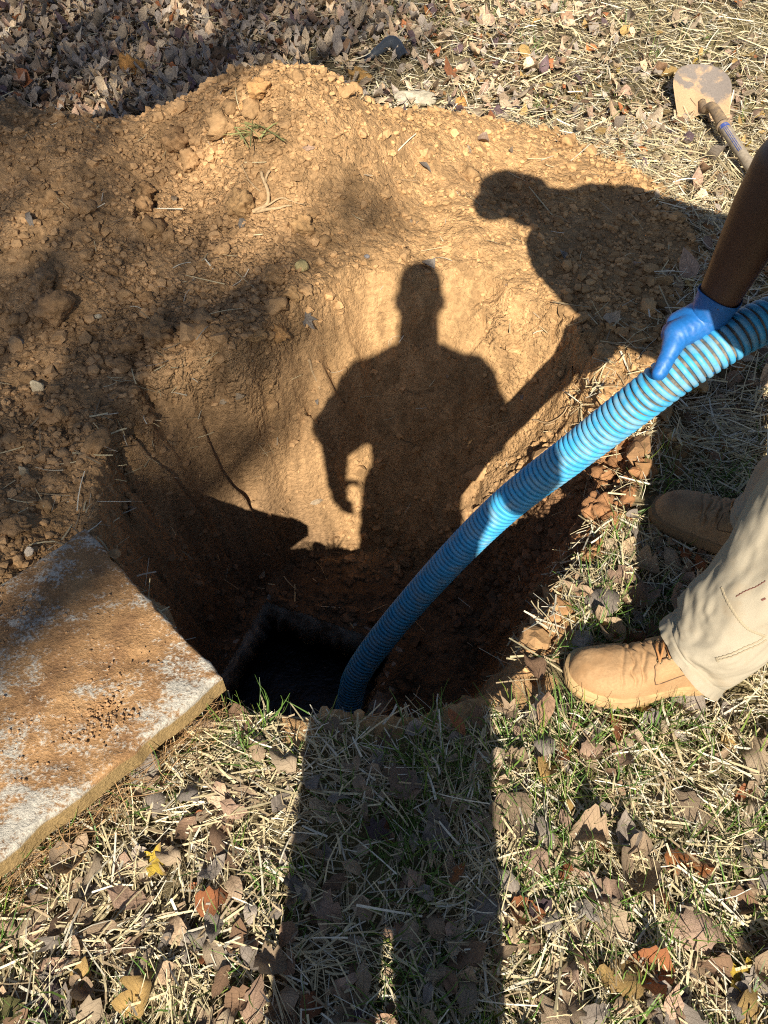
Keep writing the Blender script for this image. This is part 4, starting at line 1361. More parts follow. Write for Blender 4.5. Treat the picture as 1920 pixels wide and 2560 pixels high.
edge_ids = np.r_[np.arange(nc_), np.arange(nc_ - 1, nr_ * nc_, nc_)[1:], np.arange(nr_ * nc_ - 1, (nr_ - 1) * nc_ - 1, -1)[1:], np.arange((nr_ - 1) * nc_, -1, -nc_)[1:-1]]
e2 = np.roll(edge_ids, -1)
add_obj('blade', V, np.vstack([F1, F1[:, ::-1] + nr_ * nc_, np.stack([edge_ids, edge_ids + nr_ * nc_, e2 + nr_ * nc_, e2], 1)]), M['blade'], shov, so_, True, np.vstack([cl, cl]))
for sg in (-1, 1):     # turned steps
    uu = np.linspace(.26, 1.0, 14) * sg
    row0 = so_ + (uu * .102)[:, None] * sx_ + (.030 * (np.abs(uu) * .102 / .11) ** 2 - .010)[:, None] * bnor
    V = np.stack([row0, row0 - bdir * .006 + bnor * .004, row0 - bdir * .014 + bnor * .001, row0 - bdir * .016 - bnor * .006, row0 - bdir * .012 - bnor * .008, row0 - bnor * .0025], 1).reshape(-1, 3)
    add_obj('foot_step', V, grid_faces(14, 6), M['blade'], shov, so_, True, np.full((len(V), 3), (.30, 0, 0)))
h0 = so_ + bdir * .06 + bnor * .010
hpts = catmull([h0, so_ + bdir * .0 + bnor * .030, so_ - sy_ * .05 + sz_ * .055 + sx_ * .010, so_ - sy_ * .14 + sz_ * .052 + sx_ * .022, so_ - sy_ * .20 + sz_ * .045 + sx_ * .028], 30)
mb = MB(); mb_tube(mb, hpts, np.linspace(.013, .0235, 30), 16, None, (1, 0, 0))
mb_tube(mb, [hpts[-1] - sy_ * .001, hpts[-1] + sy_ * .012], .0255, 16, None, (1, 0, 0))
mb.build('socket', M['rusty'], shov, so_)
hd = hpts[-1] + np.array([0, 0, 0.0])
dirh = (-sy_ * .995 + sx_ * .10); dirh /= np.linalg.norm(dirh)
hs = np.linspace(-.02, 1.05, 40)
hpp = hd + dirh[None] * hs[:, None]; hpp[:, 2] = np.maximum(hd[2] - .02 * np.clip(hs, 0, None), .032)
mb = MB(); mb_tube(mb, hpp, np.interp(hs, [-.02, 0, .3, 1.05], [.0195, .0195, .0185, .019]), 18, None, (1, 0, 0))
hnd = mb.build('handle', M['ash'], shov, so_)
# printed label: a blue band and lines running down the handle
def wrap(s0, s1, a0, a1, nm):
    ss = np.linspace(s0, s1, 12); aa = np.linspace(R(a0), R(a1), 8)
    P = hd + dirh[None] * ss[:, None]; P[:, 2] = np.maximum(hd[2] - .02 * np.clip(ss, 0, None), .032)
    side_ = np.cross(dirh, [0, 0, 1.0]); side_ /= np.linalg.norm(side_); upv = np.cross(side_, dirh)
    V = P[:, None] + .0199 * (np.cos(aa)[None, :, None] * upv + np.sin(aa)[None, :, None] * side_)
    return add_obj(nm, V.reshape(-1, 3), grid_faces(12, 8), M['label_blue'], hnd, so_)
wrap(.004, .028, -80, 80, 'label_band')
for a0 in (18, 34, 50):
    wrap(.030, .21, a0, a0 + 6, 'label_line')

# ------------------------------------------------------------------ stones, scraps and clods that stand out
def samp_c(x, y):
    i = int(np.clip(np.searchsorted(GX, x), 6, len(GX) - 7)); j = int(np.clip(np.searchsorted(GY, y), 6, len(GY) - 7))
    return Cc[j - 6:j + 7, i - 6:i + 7].reshape(-1, 3).mean(0)


def clod_obj(name, label, cat, px, py, wpx, hpx, color, seed, group=None, mat='clod', sink=.3, sub=3, facet=.92, rough_=.26, flat=None):
    r = np.random.default_rng(seed)
    g = ground_at(px, py + hpx * .25)
    dep = g[1] * math.cos(PITCH) - (g[2] - CAM_H) * math.sin(PITCH)
    w = wpx * dep / FPX; h = hpx * dep / FPX
    V, F = clod_verts(sub, r, facet, rough_)
    V = V / (np.ptp(V, axis=0) / 2)
    hz = flat if flat else min(h * .55, w * .75)
    V = V * np.array([w / 2, min(w, h * 1.1) / 2 * 1.0, hz])
    yaw_ = r.uniform(-.5, .5)
    c_, s_2 = math.cos(yaw_), math.sin(yaw_)
    V = V @ np.array([[c_, s_2, 0], [-s_2, c_, 0], [0, 0, 1]])
    n = normal_at(np.array([g[0]]), np.array([g[1]]), .04)[0]
    n = n * .7 + np.array([0, 0, .3]); n /= np.linalg.norm(n)
    q = Vector((0, 0, 1)).rotation_difference(Vector(n)).to_matrix()
    V = V @ np.array(q).T
    V = V + g + n * hz * (1 - sink * 2)
    if mat == 'clod' and samp(soil[..., 0], g[0], g[1]) > .5 and cat == 'soil clod':
        color = .55 * samp_c(g[0], g[1]) + .45 * np.array(color)
    colr = np.array(color) * (1 + .22 * fbm(V[:, 0] * 60 + V[:, 2] * 50, V[:, 1] * 60, seed, 4))[:, None]
    o = add_obj(name, V, F, M[mat], None, tuple(g), True, np.clip(colr, .01, .9))
    return tag(o, label, cat, group)


brnC, tanC, darkC, orgC, palC = (.27, .145, .062), (.40, .235, .095), (.17, .105, .058), (.44, .215, .065), (.50, .40, .25)
G_ = 'soil clods on the mound'
CL = [
    ('soil_clod', 'orange brown clod of earth sitting alone on the shaded leaves at upper left', 336, 176, 74, 74, orgC),
    ('soil_clod', 'dark grey brown clod half buried in leaves behind the mound, near top centre', 562, 146, 60, 52, darkC),
    ('soil_clod', 'rounded clod on the left crest of the mound where it meets the leaves', 283, 275, 38, 40, brnC),
    ('soil_clod', 'large wedge shaped clod in the dip between the two mound crests', 446, 345, 74, 66, brnC),
    ('soil_clod', 'squarish clod just below the wedge shaped clod in the mound dip', 481, 399, 58, 54, (.31, .175, .075)),
    ('soil_clod', 'flat faced clod standing at the top of the right hand crest', 652, 222, 62, 56, orgC),
    ('soil_clod', 'small flat orange clod lying below the right hand crest', 616, 268, 44, 24, (.42, .19, .06)),
    ('soil_clod', 'clod split by a deep crack, upper half, in the middle of the left mound', 366, 470, 44, 42, brnC),
    ('soil_clod', 'clod split by a deep crack, lower half, in the middle of the left mound', 362, 512, 42, 44, brnC),
    ('soil_clod', 'broad smooth tan slab of earth beside the dry root on the mound', 604, 506, 70, 76, tanC),
    ('soil_clod', 'broken tan clod at the lower end of the dry root', 760, 555, 70, 52, tanC),
    ('soil_clod', 'round brown clod, uppermost of the two big lumps at the left edge of the mound', 111, 704, 80, 74, (.33, .20, .10)),
    ('soil_clod', 'largest angular dark brown lump at the left of the mound foot', 141, 764, 108, 84, (.22, .125, .06)),
    ('soil_clod', 'long ridge backed clod right of the largest lump on the left', 330, 856, 74, 44, brnC),
    ('soil_clod', 'tall angular clod with straw on it, right of the ridge backed clod', 402, 826, 74, 72, (.24, .14, .065)),
    ('soil_clod', 'small rounded clod left of the ridge backed clod', 231, 822, 40, 28, brnC),
    ('soil_clod', 'smooth egg shaped clod below the ridge backed clod', 307, 908, 58, 42, brnC),
    ('soil_clod', 'low flat clod under the ridge backed clod', 356, 883, 40, 18, brnC),
    ('soil_clod', 'dark clod upslope of the largest lump, near mound centre left', 284, 706, 56, 42, darkC),
    ('soil_clod', 'pyramid shaped clod among crumbs right of the dark clod', 368, 744, 44, 36, brnC),
    ('soil_clod', 'clod above the wedge group, flat topped, at mid left of the mound', 280, 672, 42, 28, brnC),
    ('soil_clod', 'orange clod beside the straw pile at the top of the cut wall', 698, 826, 52, 48, orgC),
    ('soil_clod', 'long low clod left of the orange clod near the cut wall', 641, 834, 66, 26, tanC),
    ('soil_clod', 'wide angular brown clod in the centre of the mound face', 688, 686, 66, 46, (.32, .18, .075)),
    ('soil_clod', 'sunlit soft tan clod below the yellow pebble', 734, 728, 50, 40, tanC),
    ('soil_clod', 'two part brown clod at far left, upper piece, above the concrete lid', 92, 1006, 58, 42, brnC),
    ('soil_clod', 'two part brown clod at far left, lower piece, above the concrete lid', 124, 1038, 66, 46, brnC),
    ('soil_clod', 'crumbling dark clod at the left edge near the concrete lid', 40, 1310, 84, 64, darkC),
    ('soil_clod', 'orange brown clod lying at the edge of the straw right of the flat stone', 1153, 262, 40, 36, orgC),
    ('soil_clod', 'lone clod in the straw along the right foot of the mound', 1411, 353, 48, 40, (.36, .20, .085)),
    ('soil_clod', 'dark clod inside the bent shadow, near its upper right rim', 1532, 456, 30, 28, brnC),
    ('soil_clod', 'squared orange clod resting on the grass right of the mound peak', 902, 196, 72, 44, (.50, .28, .09)),
    ('soil_clod', 'reddish crumbly clod on the right rim of the hole below the hose', 1520, 1190, 84, 70, (.33, .165, .07)),
    ('soil_clod', 'red clay clod on the grassy ledge of the right rim', 1488, 1385, 64, 54, (.34, .17, .07)),
    ('soil_clod', 'big red clay lump hanging on the right rim of the hole under the hose', 1500, 1270, 90, 80, (.31, .155, .068)),
    ('soil_clod', 'narrow red clay lump at the right rim closest to the hose', 1450, 1195, 50, 60, (.33, .165, .07)),
    ('soil_clod', 'dark clod stuck in the shaded far wall above the tank opening', 1010, 1395, 46, 40, (.14, .085, .05)),
]
for i, (nm, lb, a, b, w, h, c) in enumerate(CL):
    clod_obj(nm, lb, 'soil clod', a, b, w, h, c, 900 + i, G_)
for i, (nm, lb, a, b, w, h, c, fl) in enumerate([
    ('flat_stone', 'flat grey stone lying at the top edge of the mound', 1036, 242, 112, 56, (.43, .37, .26), .030),
    ('pebble', 'yellowish rounded pebble in the sunlit soil of the mound', 755, 664, 34, 30, (.48, .38, .17), None),
    ('pebble', 'tall pale tan stone at the left edge above the concrete lid', 98, 963, 32, 50, palC, None),
    ('pebble', 'pale stone in the dark soil at left, below the two part clod', 61, 1176, 24, 28, (.46, .36, .22), None),
    ('pebble', 'whitish pebble just above the top edge of the concrete lid', 74, 1378, 24, 34, (.58, .48, .36), None),
    ('pebble', 'small grey pebble at the far left beside a twig', 49, 852, 28, 26, (.34, .28, .21), None),
    ('pebble', 'small cream pebble on the crumbly slope right of the largest lump', 247, 790, 22, 12, (.52, .44, .30), None),
    ('pebble', 'tiny bluish pebble high on the sunlit slope above the head shadow', 918, 640, 16, 10, (.24, .22, .21), None)]):
    clod_obj(nm, lb, 'stone', a, b, w, h, c, 980 + i, None, 'clod', .3, 3, .8, .08, fl)
# curled black scrap
M['black_plastic'] = simple_mat('dusty_black_plastic', (.035, .04, .045), 0.45, 60, 0.3, 0.2, 0.001, (.22, .18, .13), 0.5, 40, (.58, .75))
g0, g1, g2, g3 = [ground_at(*q) for q in ((905, 158), (948, 146), (982, 134), (1010, 154))]
pth = catmull([g0 + [0, 0, .0], g1 + [0, 0, .03], g2 + [0, 0, .045], g3 + [0, 0, .012]], 24)
T, N, B = frames(pth)
aa = np.linspace(-1.9, 1.9, 15)
rr = np.interp(np.arange(24), [0, 6, 14, 23], [.005, .022, .028, .026])
V1 = pth[:, None] + rr[:, None, None] * (np.cos(aa)[None, :, None] * N[:, None] + np.sin(aa)[None, :, None] * B[:, None])
V2 = pth[:, None] + (rr * .86)[:, None, None] * (np.cos(aa)[None, :, None] * N[:, None] + np.sin(aa)[None, :, None] * B[:, None])
V = np.concatenate([V1, V2[:, ::-1]], 1)
o = add_obj('plastic_scrap', V.reshape(-1, 3), grid_faces(24, 30, True), M['black_plastic'], None, tuple(g1))
tag(o, 'bent black plastic scrap lying in the straw behind the mound', 'scrap')

# dry roots and twigs
M['root'] = simple_mat('dry_root', (.40, .27, .14), 0.85, 120, 0.3, 0.4, 0.001)


def root_obj(name, label, cat, lines, mat, org):
    mb = MB()
    for pts, r0, r1, lift in lines:
        g = np.array([ground_at(*q) for q in pts]) + [0, 0, lift]
        n = 10 * len(pts)
        c = catmull(g, n); c += np.cumsum(rng.normal(size=c.shape), 0) * .0006
        mb_tube(mb, c, np.linspace(r0, r1, n), 6)
    o = mb.build(name, mat, None, tuple(ground_at(*org)))
    return tag(o, label, cat)


root_obj('dry_root', 'branched pale dry root lying on the sunlit mound face', 'root', [
    ([(655, 445), (668, 490), (664, 525), (632, 540)], .005, .006, .018), ([(632, 540), (690, 530), (735, 526)], .006, .0025, .012), ([(668, 525), (700, 508), (730, 514), (765, 526)], .003, .0015, .014),
    ([(676, 440), (662, 470)], .004, .003, .016), ([(605, 420), (620, 462), (650, 490)], .0015, .002, .010)], M['root'], (660, 500))
root_obj('dry_root', 'thin pale root bent over the wall beside the neck of the head shadow', 'root', [([(972, 870), (980, 852), (1000, 848), (1020, 866)], .003, .0015, .010), ([(980, 852), (975, 880)], .002, .001, .008)], M['root'], (980, 860))
root_obj('dry_root', 'tangle of fine roots in the cut wall left of the hose', 'root', [([(1330, 1055), (1370, 1062), (1410, 1040), (1425, 1000)], .002, .0015, .008), ([(1360, 1070), (1400, 1056), (1430, 1030)], .0025, .001, .010),
                                                                                      ([(1420, 975), (1430, 1020), (1420, 1050)], .0015, .001, .010), ([(1345, 980), (1380, 970), (1395, 985)], .0012, .0008, .01)], M['root'], (1400, 1040))
root_obj('dry_root', 'forked white root hanging from the red clay right of the hose', 'root', [([(1418, 1255), (1436, 1220), (1450, 1210)], .0025, .002, .015), ([(1450, 1210), (1462, 1240)], .002, .001, .015)], M['root'], (1440, 1220))
root_obj('dry_root', 'long reddish root lying on the near right lip of the hole', 'root', [([(920, 1795), (980, 1775), (1030, 1750), (1050, 1712)], .003, .002, .008)], M['root'], (990, 1770))
root_obj('twig', 'flat grey strip of bark curled at the cut edge right of the straw pile', 'twig', [([(772, 905), (785, 940), (805, 980)], .005, .002, .008)], M['root'], (785, 940))

# ------------------------------------------------------------------ scattered ground cover
def in_view(x, y, m=.55):
    """roughly what the photograph covers, plus a margin m metres wide"""
    dep = y * math.cos(PITCH) + CAM_H * math.sin(PITCH)
    return (np.abs(x) < .5 * dep + m) & (y > -.25 - m * .3)


def lawn_w(x, y):
    """1 on the lawn, 0 on dug soil"""
    return (1 - samp(dm, x, y)) * (samp(RS, x, y) > samp(lipw, x, y) - .004)


def on_slab(x, y, m=0.0):
    a = (x - SR[0]) * SA[0] + (y - SR[1]) * SA[1]; b = (x - SR[0]) * SB[0] + (y - SR[1]) * SB[1]
    return (a > -m) & (a < S_A + m) & (b > -m) & (b < S_B + m)


def under_boot(x, y):
    r = (np.abs(x - sb[0]) < .13) & (y > sb[1] - .02) & (y < sb[1] + .26)
    r |= (np.abs(x - sb[0] - .01 - .1 * (sb[1] - y)) < .022) & (y < sb[1]) & (y > sb[1] - 1.1)
    for toe, heel in (((.338, .700), (.652, .712)), ((.604, 1.125), (.858, .950))):
        t, h = np.array(toe), np.array(heel); e = t - h
        k = np.clip(((x - h[0]) * e[0] + (y - h[1]) * e[1]) / (e @ e), 0, 1)
        r |= np.hypot(x - h[0] - k * e[0], y - h[1] - k * e[1]) < .046
    return r


def ribbons(pos, yaw, pitch, roll, L, W, bend, cols, name, mat, label, cat, taper=0.0, nseg=3, vfold=0.0):
    n = len(pos)
    t = np.linspace(-.5, .5, nseg + 1)
    d = np.stack([np.cos(yaw) * np.cos(pitch), np.sin(yaw) * np.cos(pitch), np.sin(pitch)], 1)
    s0 = np.stack([-np.sin(yaw), np.cos(yaw), np.zeros(n)], 1)
    u0 = np.cross(d, s0)
    s = s0 * np.cos(roll)[:, None] + u0 * np.sin(roll)[:, None]
    u = np.cross(d, s)
    c = pos[:, None] + d[:, None] * (L[:, None] * t[None])[..., None] + u[:, None] * (bend[:, None] * L[:, None] * (.25 - t[None] ** 2) * 4 * .25)[..., None] + s[:, None] * (bend[:, None] * .6 * L[:, None] * (.25 - t[None] ** 2))[..., None]
    w = W[:, None] * .5 * (1 - taper * (t[None] + .5))
    if vfold:
        cols_ = [-1, 0, 1]
        V = np.stack([c + s[:, None] * (w * k)[..., None] + u[:, None] * (w * vfold * (1 - abs(k)))[..., None] for k in cols_], 2)
    else:
        V = np.stack([c - s[:, None] * w[..., None], c + s[:, None] * w[..., None]], 2)
    k = V.shape[2]
    F = grid_faces(nseg + 1, k)[None] + (np.arange(n) * (nseg + 1) * k)[:, None, None]
    C = np.repeat(cols, (nseg + 1) * k, 0)
    o = add_obj(name, V.reshape(-1, 3), F.reshape(-1, 4), mat, None, (0, 0, 0), False, C)
    return tag(o, label, cat, None, 'stuff')


def in_open(x, y):
    a = (x - TA[0]) * TU[0] + (y - TA[1]) * TU[1]; b = (x - TA[0]) * TV[0] + (y - TA[1]) * TV[1]
    return (a > -.015) & (a < T_U + .015) & (b > -.015) & (b < T_V + .015)


def pick(n, x0, x1, y0, y1, w, r):
    x = r.uniform(x0, x1, n); y = r.uniform(y0, y1, n)
    k = (r.uniform(0, 1, n) < w(x, y)) & ~in_open(x, y)
    return x[k], y[k]


def straw_batch(r, n, x0, x1, y0, y1, wfun, Lr, Wr, lift, name, label):
    x, y = pick(n, x0, x1, y0, y1, wfun, r)
    n = len(x)
    L = r.gamma(2.2, 1, n) / 2.2 * (Lr[1] - Lr[0]) * .6 + Lr[0]; L = np.minimum(L, Lr[1] * 1.7)
    # straw lies in loose swaths
    sw = fbm(x * 2.2, y * 2.2, 810, 2) * 3.0
    yaw = np.where(r.uniform(0, 1, n) < .45, sw + r.normal(0, .5, n), r.uniform(0, np.pi, n))
    pitch = r.normal(0, .16, n)
    z = zt(x, y) + .002 + r.uniform(0, 1, n) ** 1.6 * lift + np.abs(np.sin(pitch)) * L * .35
    base = np.array([.60, .49, .275]); dark = np.array([.34, .25, .14]); pale = np.array([.67, .60, .44])
    k = r.uniform(0, 1, (n, 1))
    cols = np.where(k < .55, base, np.where(k < .78, pale, dark)) * r.uniform(.75, 1.15, (n, 1))
    depth_dark = .55 + .45 * np.clip((z - zt(x, y)) / lift, 0, 1)
    cols = cols * (0 * depth_dark + 1)[:, None]
    return ribbons(np.stack([x, y, z], 1), yaw, pitch, r.normal(0, .5, n), L, r.uniform(Wr[0], Wr[1], n) * r.choice([1, 1, .6, .45], n), r.normal(0, .22, n), cols, name, M['straw'], label, 'straw', .25, 3)


r1 = np.random.default_rng(21)
wn_ = lambda x, y: lawn_w(x, y) * in_view(x, y, .45) * ~on_slab(x, y, -.03) * ~under_boot(x, y) * np.clip(.72 + .45 * fbm(x * 5, y * 5, 801, 3), .15, 1)
straw_batch(r1, 110000, -1.5, 1.9, -.3, 1.35, wn_, (.015, .070), (.0012, .0046), .022, 'straw', 'chopped dry straw covering the lawn in the foreground and around the boots')
straw_batch(r1, 100000, -1.0, 2.9, 1.3, 3.1, wn_, (.022, .095), (.0018, .005), .03, 'straw', 'chopped dry straw on the lawn right of the mound')
straw_batch(r1, 90000, -4.2, 4.4, 2.7, 7.5, lambda x, y: lawn_w(x, y) * in_view(x, y, .4) * np.clip(.25 + .75 * smooth(x + .3 * fbm(x, y, 803, 2) - .1 * (y - 4), -.7, .3), .2, 1), (.035, .12), (.0026, .0062), .035, 'straw', 'dry straw mixed into the leaf litter behind the mound')
# sparse straw strewn over the soil, and broken straw hanging at the rim
ws = lambda x, y: (1 - lawn_w(x, y)) * in_view(x, y, .2) * (np.where(samp(RS, x, y) < 0, .30, .22) + .5 * smooth(fbm(x * 3.3, y * 3.3, 805, 3), .2, .8)) * ~on_slab(x, y)
straw_batch(r1, 1500, -1.5, 1.0, .6, 2.9, ws, (.02, .09), (.002, .005), .006, 'straw', 'loose bits of straw scattered over the soil of the mound and hole')
wr_ = lambda x, y: np.exp(-((samp(RS, x, y) + .01) / .05) ** 2) * np.where(x > .3, 1.0, .25) * (y < 1.6) * ~on_slab(x, y, .01)
straw_batch(r1, 9000, -.7, .75, .5, 1.6, wr_, (.02, .09), (.002, .005), .02, 'straw', 'straw trampled along the near and right rim of the hole')

# green grass
def grass_batch(r, centres, per, name, label, h=(.035, .105)):
    P, Yw, Pt, L, W, Bd, C = [], [], [], [], [], [], []
    for (cx, cy, rad, k) in centres:
        m = int(per * k)
        a = r.uniform(0, 2 * np.pi, m); q = rad * np.sqrt(r.uniform(0, 1, m))
        x, y = cx + q * np.cos(a), cy + q * np.sin(a)
        ok = (lawn_w(x, y) > .4) & ~on_slab(x, y, -.005) & ~under_boot(x, y)
        x, y = x[ok], y[ok]; m = len(x)
        l = r.uniform(h[0], h[1], m)
        pt = np.clip(r.normal(.75, .35, m), .1, 1.4)
        yw = r.uniform(0, 2 * np.pi, m)
        P.append(np.stack([x + np.cos(yw) * np.cos(pt) * l * .5, y + np.sin(yw) * np.cos(pt) * l * .5, zt(x, y) + np.sin(pt) * l * .5], 1))
        Yw.append(yw); Pt.append(pt); L.append(l); W.append(r.uniform(.0018, .0042, m)); Bd.append(r.normal(-.35, .25, m))
        g = np.array([.10, .185, .035]) * r.uniform(.6, 1.35, (m, 1)) + np.array([.10, .07, .0]) * (r.uniform(0, 1, (m, 1)) ** 4)
        C.append(g)
    cat_ = lambda a: np.concatenate(a)
    return ribbons(cat_(P), cat_(Yw), cat_(Pt), r.normal(0, .6, len(cat_(Yw))), cat_(L), cat_(W), cat_(Bd), cat_(C), name, M['grass'], label, 'grass', .8, 4)


r2 = np.random.default_rng(31)
cen = []
x, y = pick(3600, -1.2, 1.5, -.3, 1.3, lambda x, y: lawn_w(x, y) * in_view(x, y, .35) * np.clip(.30 + .9 * fbm(x * 2.7, y * 2.7, 820, 3), .05, 1), r2)
cen += [(a, b, r2.uniform(.02, .06), r2.uniform(.4, 1.2)) for a, b in zip(x, y)]
for px, py, rad, k in ((1000, 1790, .05, 1.6), (1120, 1700, .03, 1.0), (1230, 1470, .05, 2.2), (1290, 1420, .04, 1.6), (1440, 1430, .05, 1.8), (1560, 1380, .04, 1.4), (1580, 1290, .03, 1), (640, 1860, .04, 1.2), (560, 1835, .04, 1.2),
                       (1020, 2080, .05, 2), (1000, 1950, .05, 1.8), (380, 1990, .05, 1.4), (720, 2230, .06, 1.6), (860, 1790, .02, .8), (520, 2480, .07, 1.6), (1480, 2350, .06, 1.6), (1700, 2080, .06, 1.6), (1640, 1790, .06, 1.6), (1800, 1860, .07, 1.6)):
    g = ground_at(px, py); cen.append((g[0], g[1], rad, k * 1.5))
grass_batch(r2, cen, 15, 'grass', 'thin green grass blades growing through the straw in the foreground')
cen = []
x, y = pick(700, -2.6, 3.6, 1.2, 6.5, lambda x, y: lawn_w(x, y) * in_view(x, y, .3) * np.clip(.35 + .9 * fbm(x * 1.7, y * 1.7, 822, 3), .02, 1) * smooth(x, -1.2, .6), r2)
cen += [(a, b, r2.uniform(.03, .10), r2.uniform(.4, 1.2)) for a, b in zip(x, y)]
grass_batch(r2, cen, 14, 'grass', 'sparse green grass tufts among the straw and leaves beyond the hole', (.05, .12))
tuft = []
for (px, py) in ((654, 338), (628, 350), (672, 352)):
    g = ground_at(px, py); tuft.append(g)
m = 46
a = r2.uniform(0, 2 * np.pi, m); ii = r2.integers(0, 3, m)
P = np.array(tuft)[ii] + np.stack([r2.normal(0, .025, m), r2.normal(0, .02, m), np.full(m, .018)], 1)
o = ribbons(P, a, r2.normal(0, .3, m), r2.normal(0, .6, m), r2.uniform(.05, .14, m), r2.uniform(.003, .006, m), r2.normal(0, .3, m), np.array([.27, .27, .10]) * r2.uniform(.6, 1.5, (m, 1)), 'grass_tuft', M['grass'], 'pulled up yellow green grass tuft lying near the mound peak', 'grass', .6, 4)
del o['kind']

# ---------------------------------------------------------------- leaves
def maple_shape(r, curl=1.0):
    """a five lobed leaf: centre, half ring and jagged outer ring"""
    n = 34
    ph = np.linspace(0, 2 * np.pi, n, endpoint=False)
    R_ = np.full(n, .20)
    for c, am, w in ((0, .34, .26), (.98, .29, .24), (-.98, .29, .24), (1.95, .17, .25), (-1.95, .17, .25)):
        d = (ph - c + np.pi) % (2 * np.pi) - np.pi
        R_ = np.maximum(R_, .19 + am * np.exp(-(np.abs(d) / w) ** 1.4) * r.uniform(.85, 1.1))
    R_ *= 1 + .10 * (np.arange(n) % 2) - .05
    rings = [(0.02, 0), (.55, 1), (1.0, 1)]
    P = []
    cu, cv = r.normal(0, .6) * curl, r.normal(.5, .6) * curl
    s0, s1 = r.uniform(0, 9, 2)
    for f, _ in rings:
        x, y = R_ * f * np.cos(ph), R_ * f * np.sin(ph)
        z = cu * x * x + cv * y * y + .07 * curl * vn(x * 4 + s0, y * 4 + s1, 5) + .10 * curl * f ** 2 * R_ * np.sin(3 * ph + s0)
        P.append(np.stack([x, y, z], 1))
    V = np.concatenate(P)
    lp = np.stack([V[:, 0] + .5, V[:, 1] / .45, 0 * V[:, 0]], 1)
    return V, lp, grid_faces(3, n, True)


def leaf_shape(kind, rows, r, curl=1.0):
    """rows x 5 grid, length 1 along x, returns V, lp"""
    u = np.linspace(0, 1, rows)
    if kind == 'oval':
        w = .27 * np.sin(np.pi * u ** .85) ** .75
    elif kind == 'pointed':
        w = .25 * np.sin(np.pi * u ** .72) ** .95 * (1 + .07 * (np.arange(rows) % 2))
    elif kind == 'narrow':
        w = .15 * np.sin(np.pi * u ** .8) ** .8
    elif kind == 'broad':
        w = .37 * np.sin(np.pi * u ** .75) ** .65 * (1 + .10 * (np.arange(rows) % 2))
    else:                                   # lobed
        w = .36 * np.sin(np.pi * np.clip(u * .97 + .02, 0, 1)) ** .6 * (1 + .55 * np.sin(u * 2 * np.pi * 2.6 + 1.0))
        w = np.maximum(w, .05)
    w = w * np.where(r.uniform(0, 1, rows) < .16, r.uniform(.5, .85, rows), r.uniform(.93, 1.05, rows))
    w = np.maximum(w, .006)
    wl_2 = w * r.uniform(.85, 1.15); wr_2 = w * r.uniform(.85, 1.15) * np.where(r.uniform(0, 1, rows) < .12, r.uniform(.45, .8, rows), 1)
    v = np.array([-1, -.5, 0, .5, 1.0])
    if kind == 'lobed':
        v = np.array([-1, -.45, 0, .45, 1.0])
    uu, vv = np.meshgrid(u, v, indexing='ij')
    yy = np.where(vv < 0, vv * wl_2[:, None], vv * wr_2[:, None])
    xx = uu - .5 + (.06 * np.abs(vv) if kind == 'lobed' else 0)
    cu, cv, tw = r.normal(.0, .55) * curl, r.normal(.10, .5) * curl, r.normal(0, .4) * curl
    zz = cu * (xx ** 2 - .08) + cv * (yy ** 2) * 2.4 + .10 * np.abs(yy) * r.uniform(-.3, 1) + tw * xx * yy * 1.5
    zz = zz + .085 * curl * vn(xx * 3.3 + r.uniform(0, 9), yy * 4 + r.uniform(0, 9), int(r.integers(0, 999))) + .03 * curl * np.sin(uu * 7 + r.uniform(0, 6)) * np.abs(vv)
    bend = r.normal(0, .10)
    yy = yy + bend * (xx ** 2)
    return np.stack([xx, yy, zz], -1).reshape(-1, 3), np.stack([uu, vv, 0 * uu], -1).reshape(-1, 3)


LC = {'tan': (.42, .30, .185), 'pale': (.52, .40, .26), 'brown': (.27, .165, .095), 'grey': (.32, .27, .215), 'rust': (.33, .125, .048), 'purple': (.125, .082, .085), 'orange': (.50, .175, .045), 'yellow': (.58, .40, .05), 'gold': (.50, .32, .11), 'olive': (.22, .20, .06), 'pink': (.41, .275, .185)}


def place_matrix(g, yaw, tilt, tdir, s):
    q = Vector((0, 0, 1)).rotation_difference(Vector((math.sin(tilt) * math.cos(tdir), math.sin(tilt) * math.sin(tdir), math.cos(tilt))))
    from mathutils import Matrix
    return Matrix.Translation(Vector(g)) @ q.to_matrix().to_4x4() @ Matrix.Rotation(yaw, 4, 'Z') @ Matrix.Diagonal((s, s, s, 1))


def leaf_mesh(kind, colname, r, rows=8, curl=1.0):
    if kind == 'lobed':
        V, lp, Fm = maple_shape(r, curl)
    else:
        V, lp = leaf_shape(kind, rows, r, curl); Fm = grid_faces(rows, 5)
    base = np.array(LC[colname])
    # blotches: the margins and tips are browner
    t = np.abs(lp[:, 1]) ** 3 * .35 + .3 * np.clip(vn(lp[:, 0] * 3 + r.uniform(0, 9), lp[:, 1] * 1.5, 3), 0, 1)
    C = base * (1 - .45 * t)[:, None] * r.uniform(.88, 1.12)
    if colname in ('yellow', 'orange'):
        C = np.where((t > .26)[:, None], np.array(LC['brown']) * 1.1, C)
    # stalk
    o = add_obj('fallen_leaf', V, Fm, M['leaf'], None, (0, 0, 0), True, C, lp)
    return o


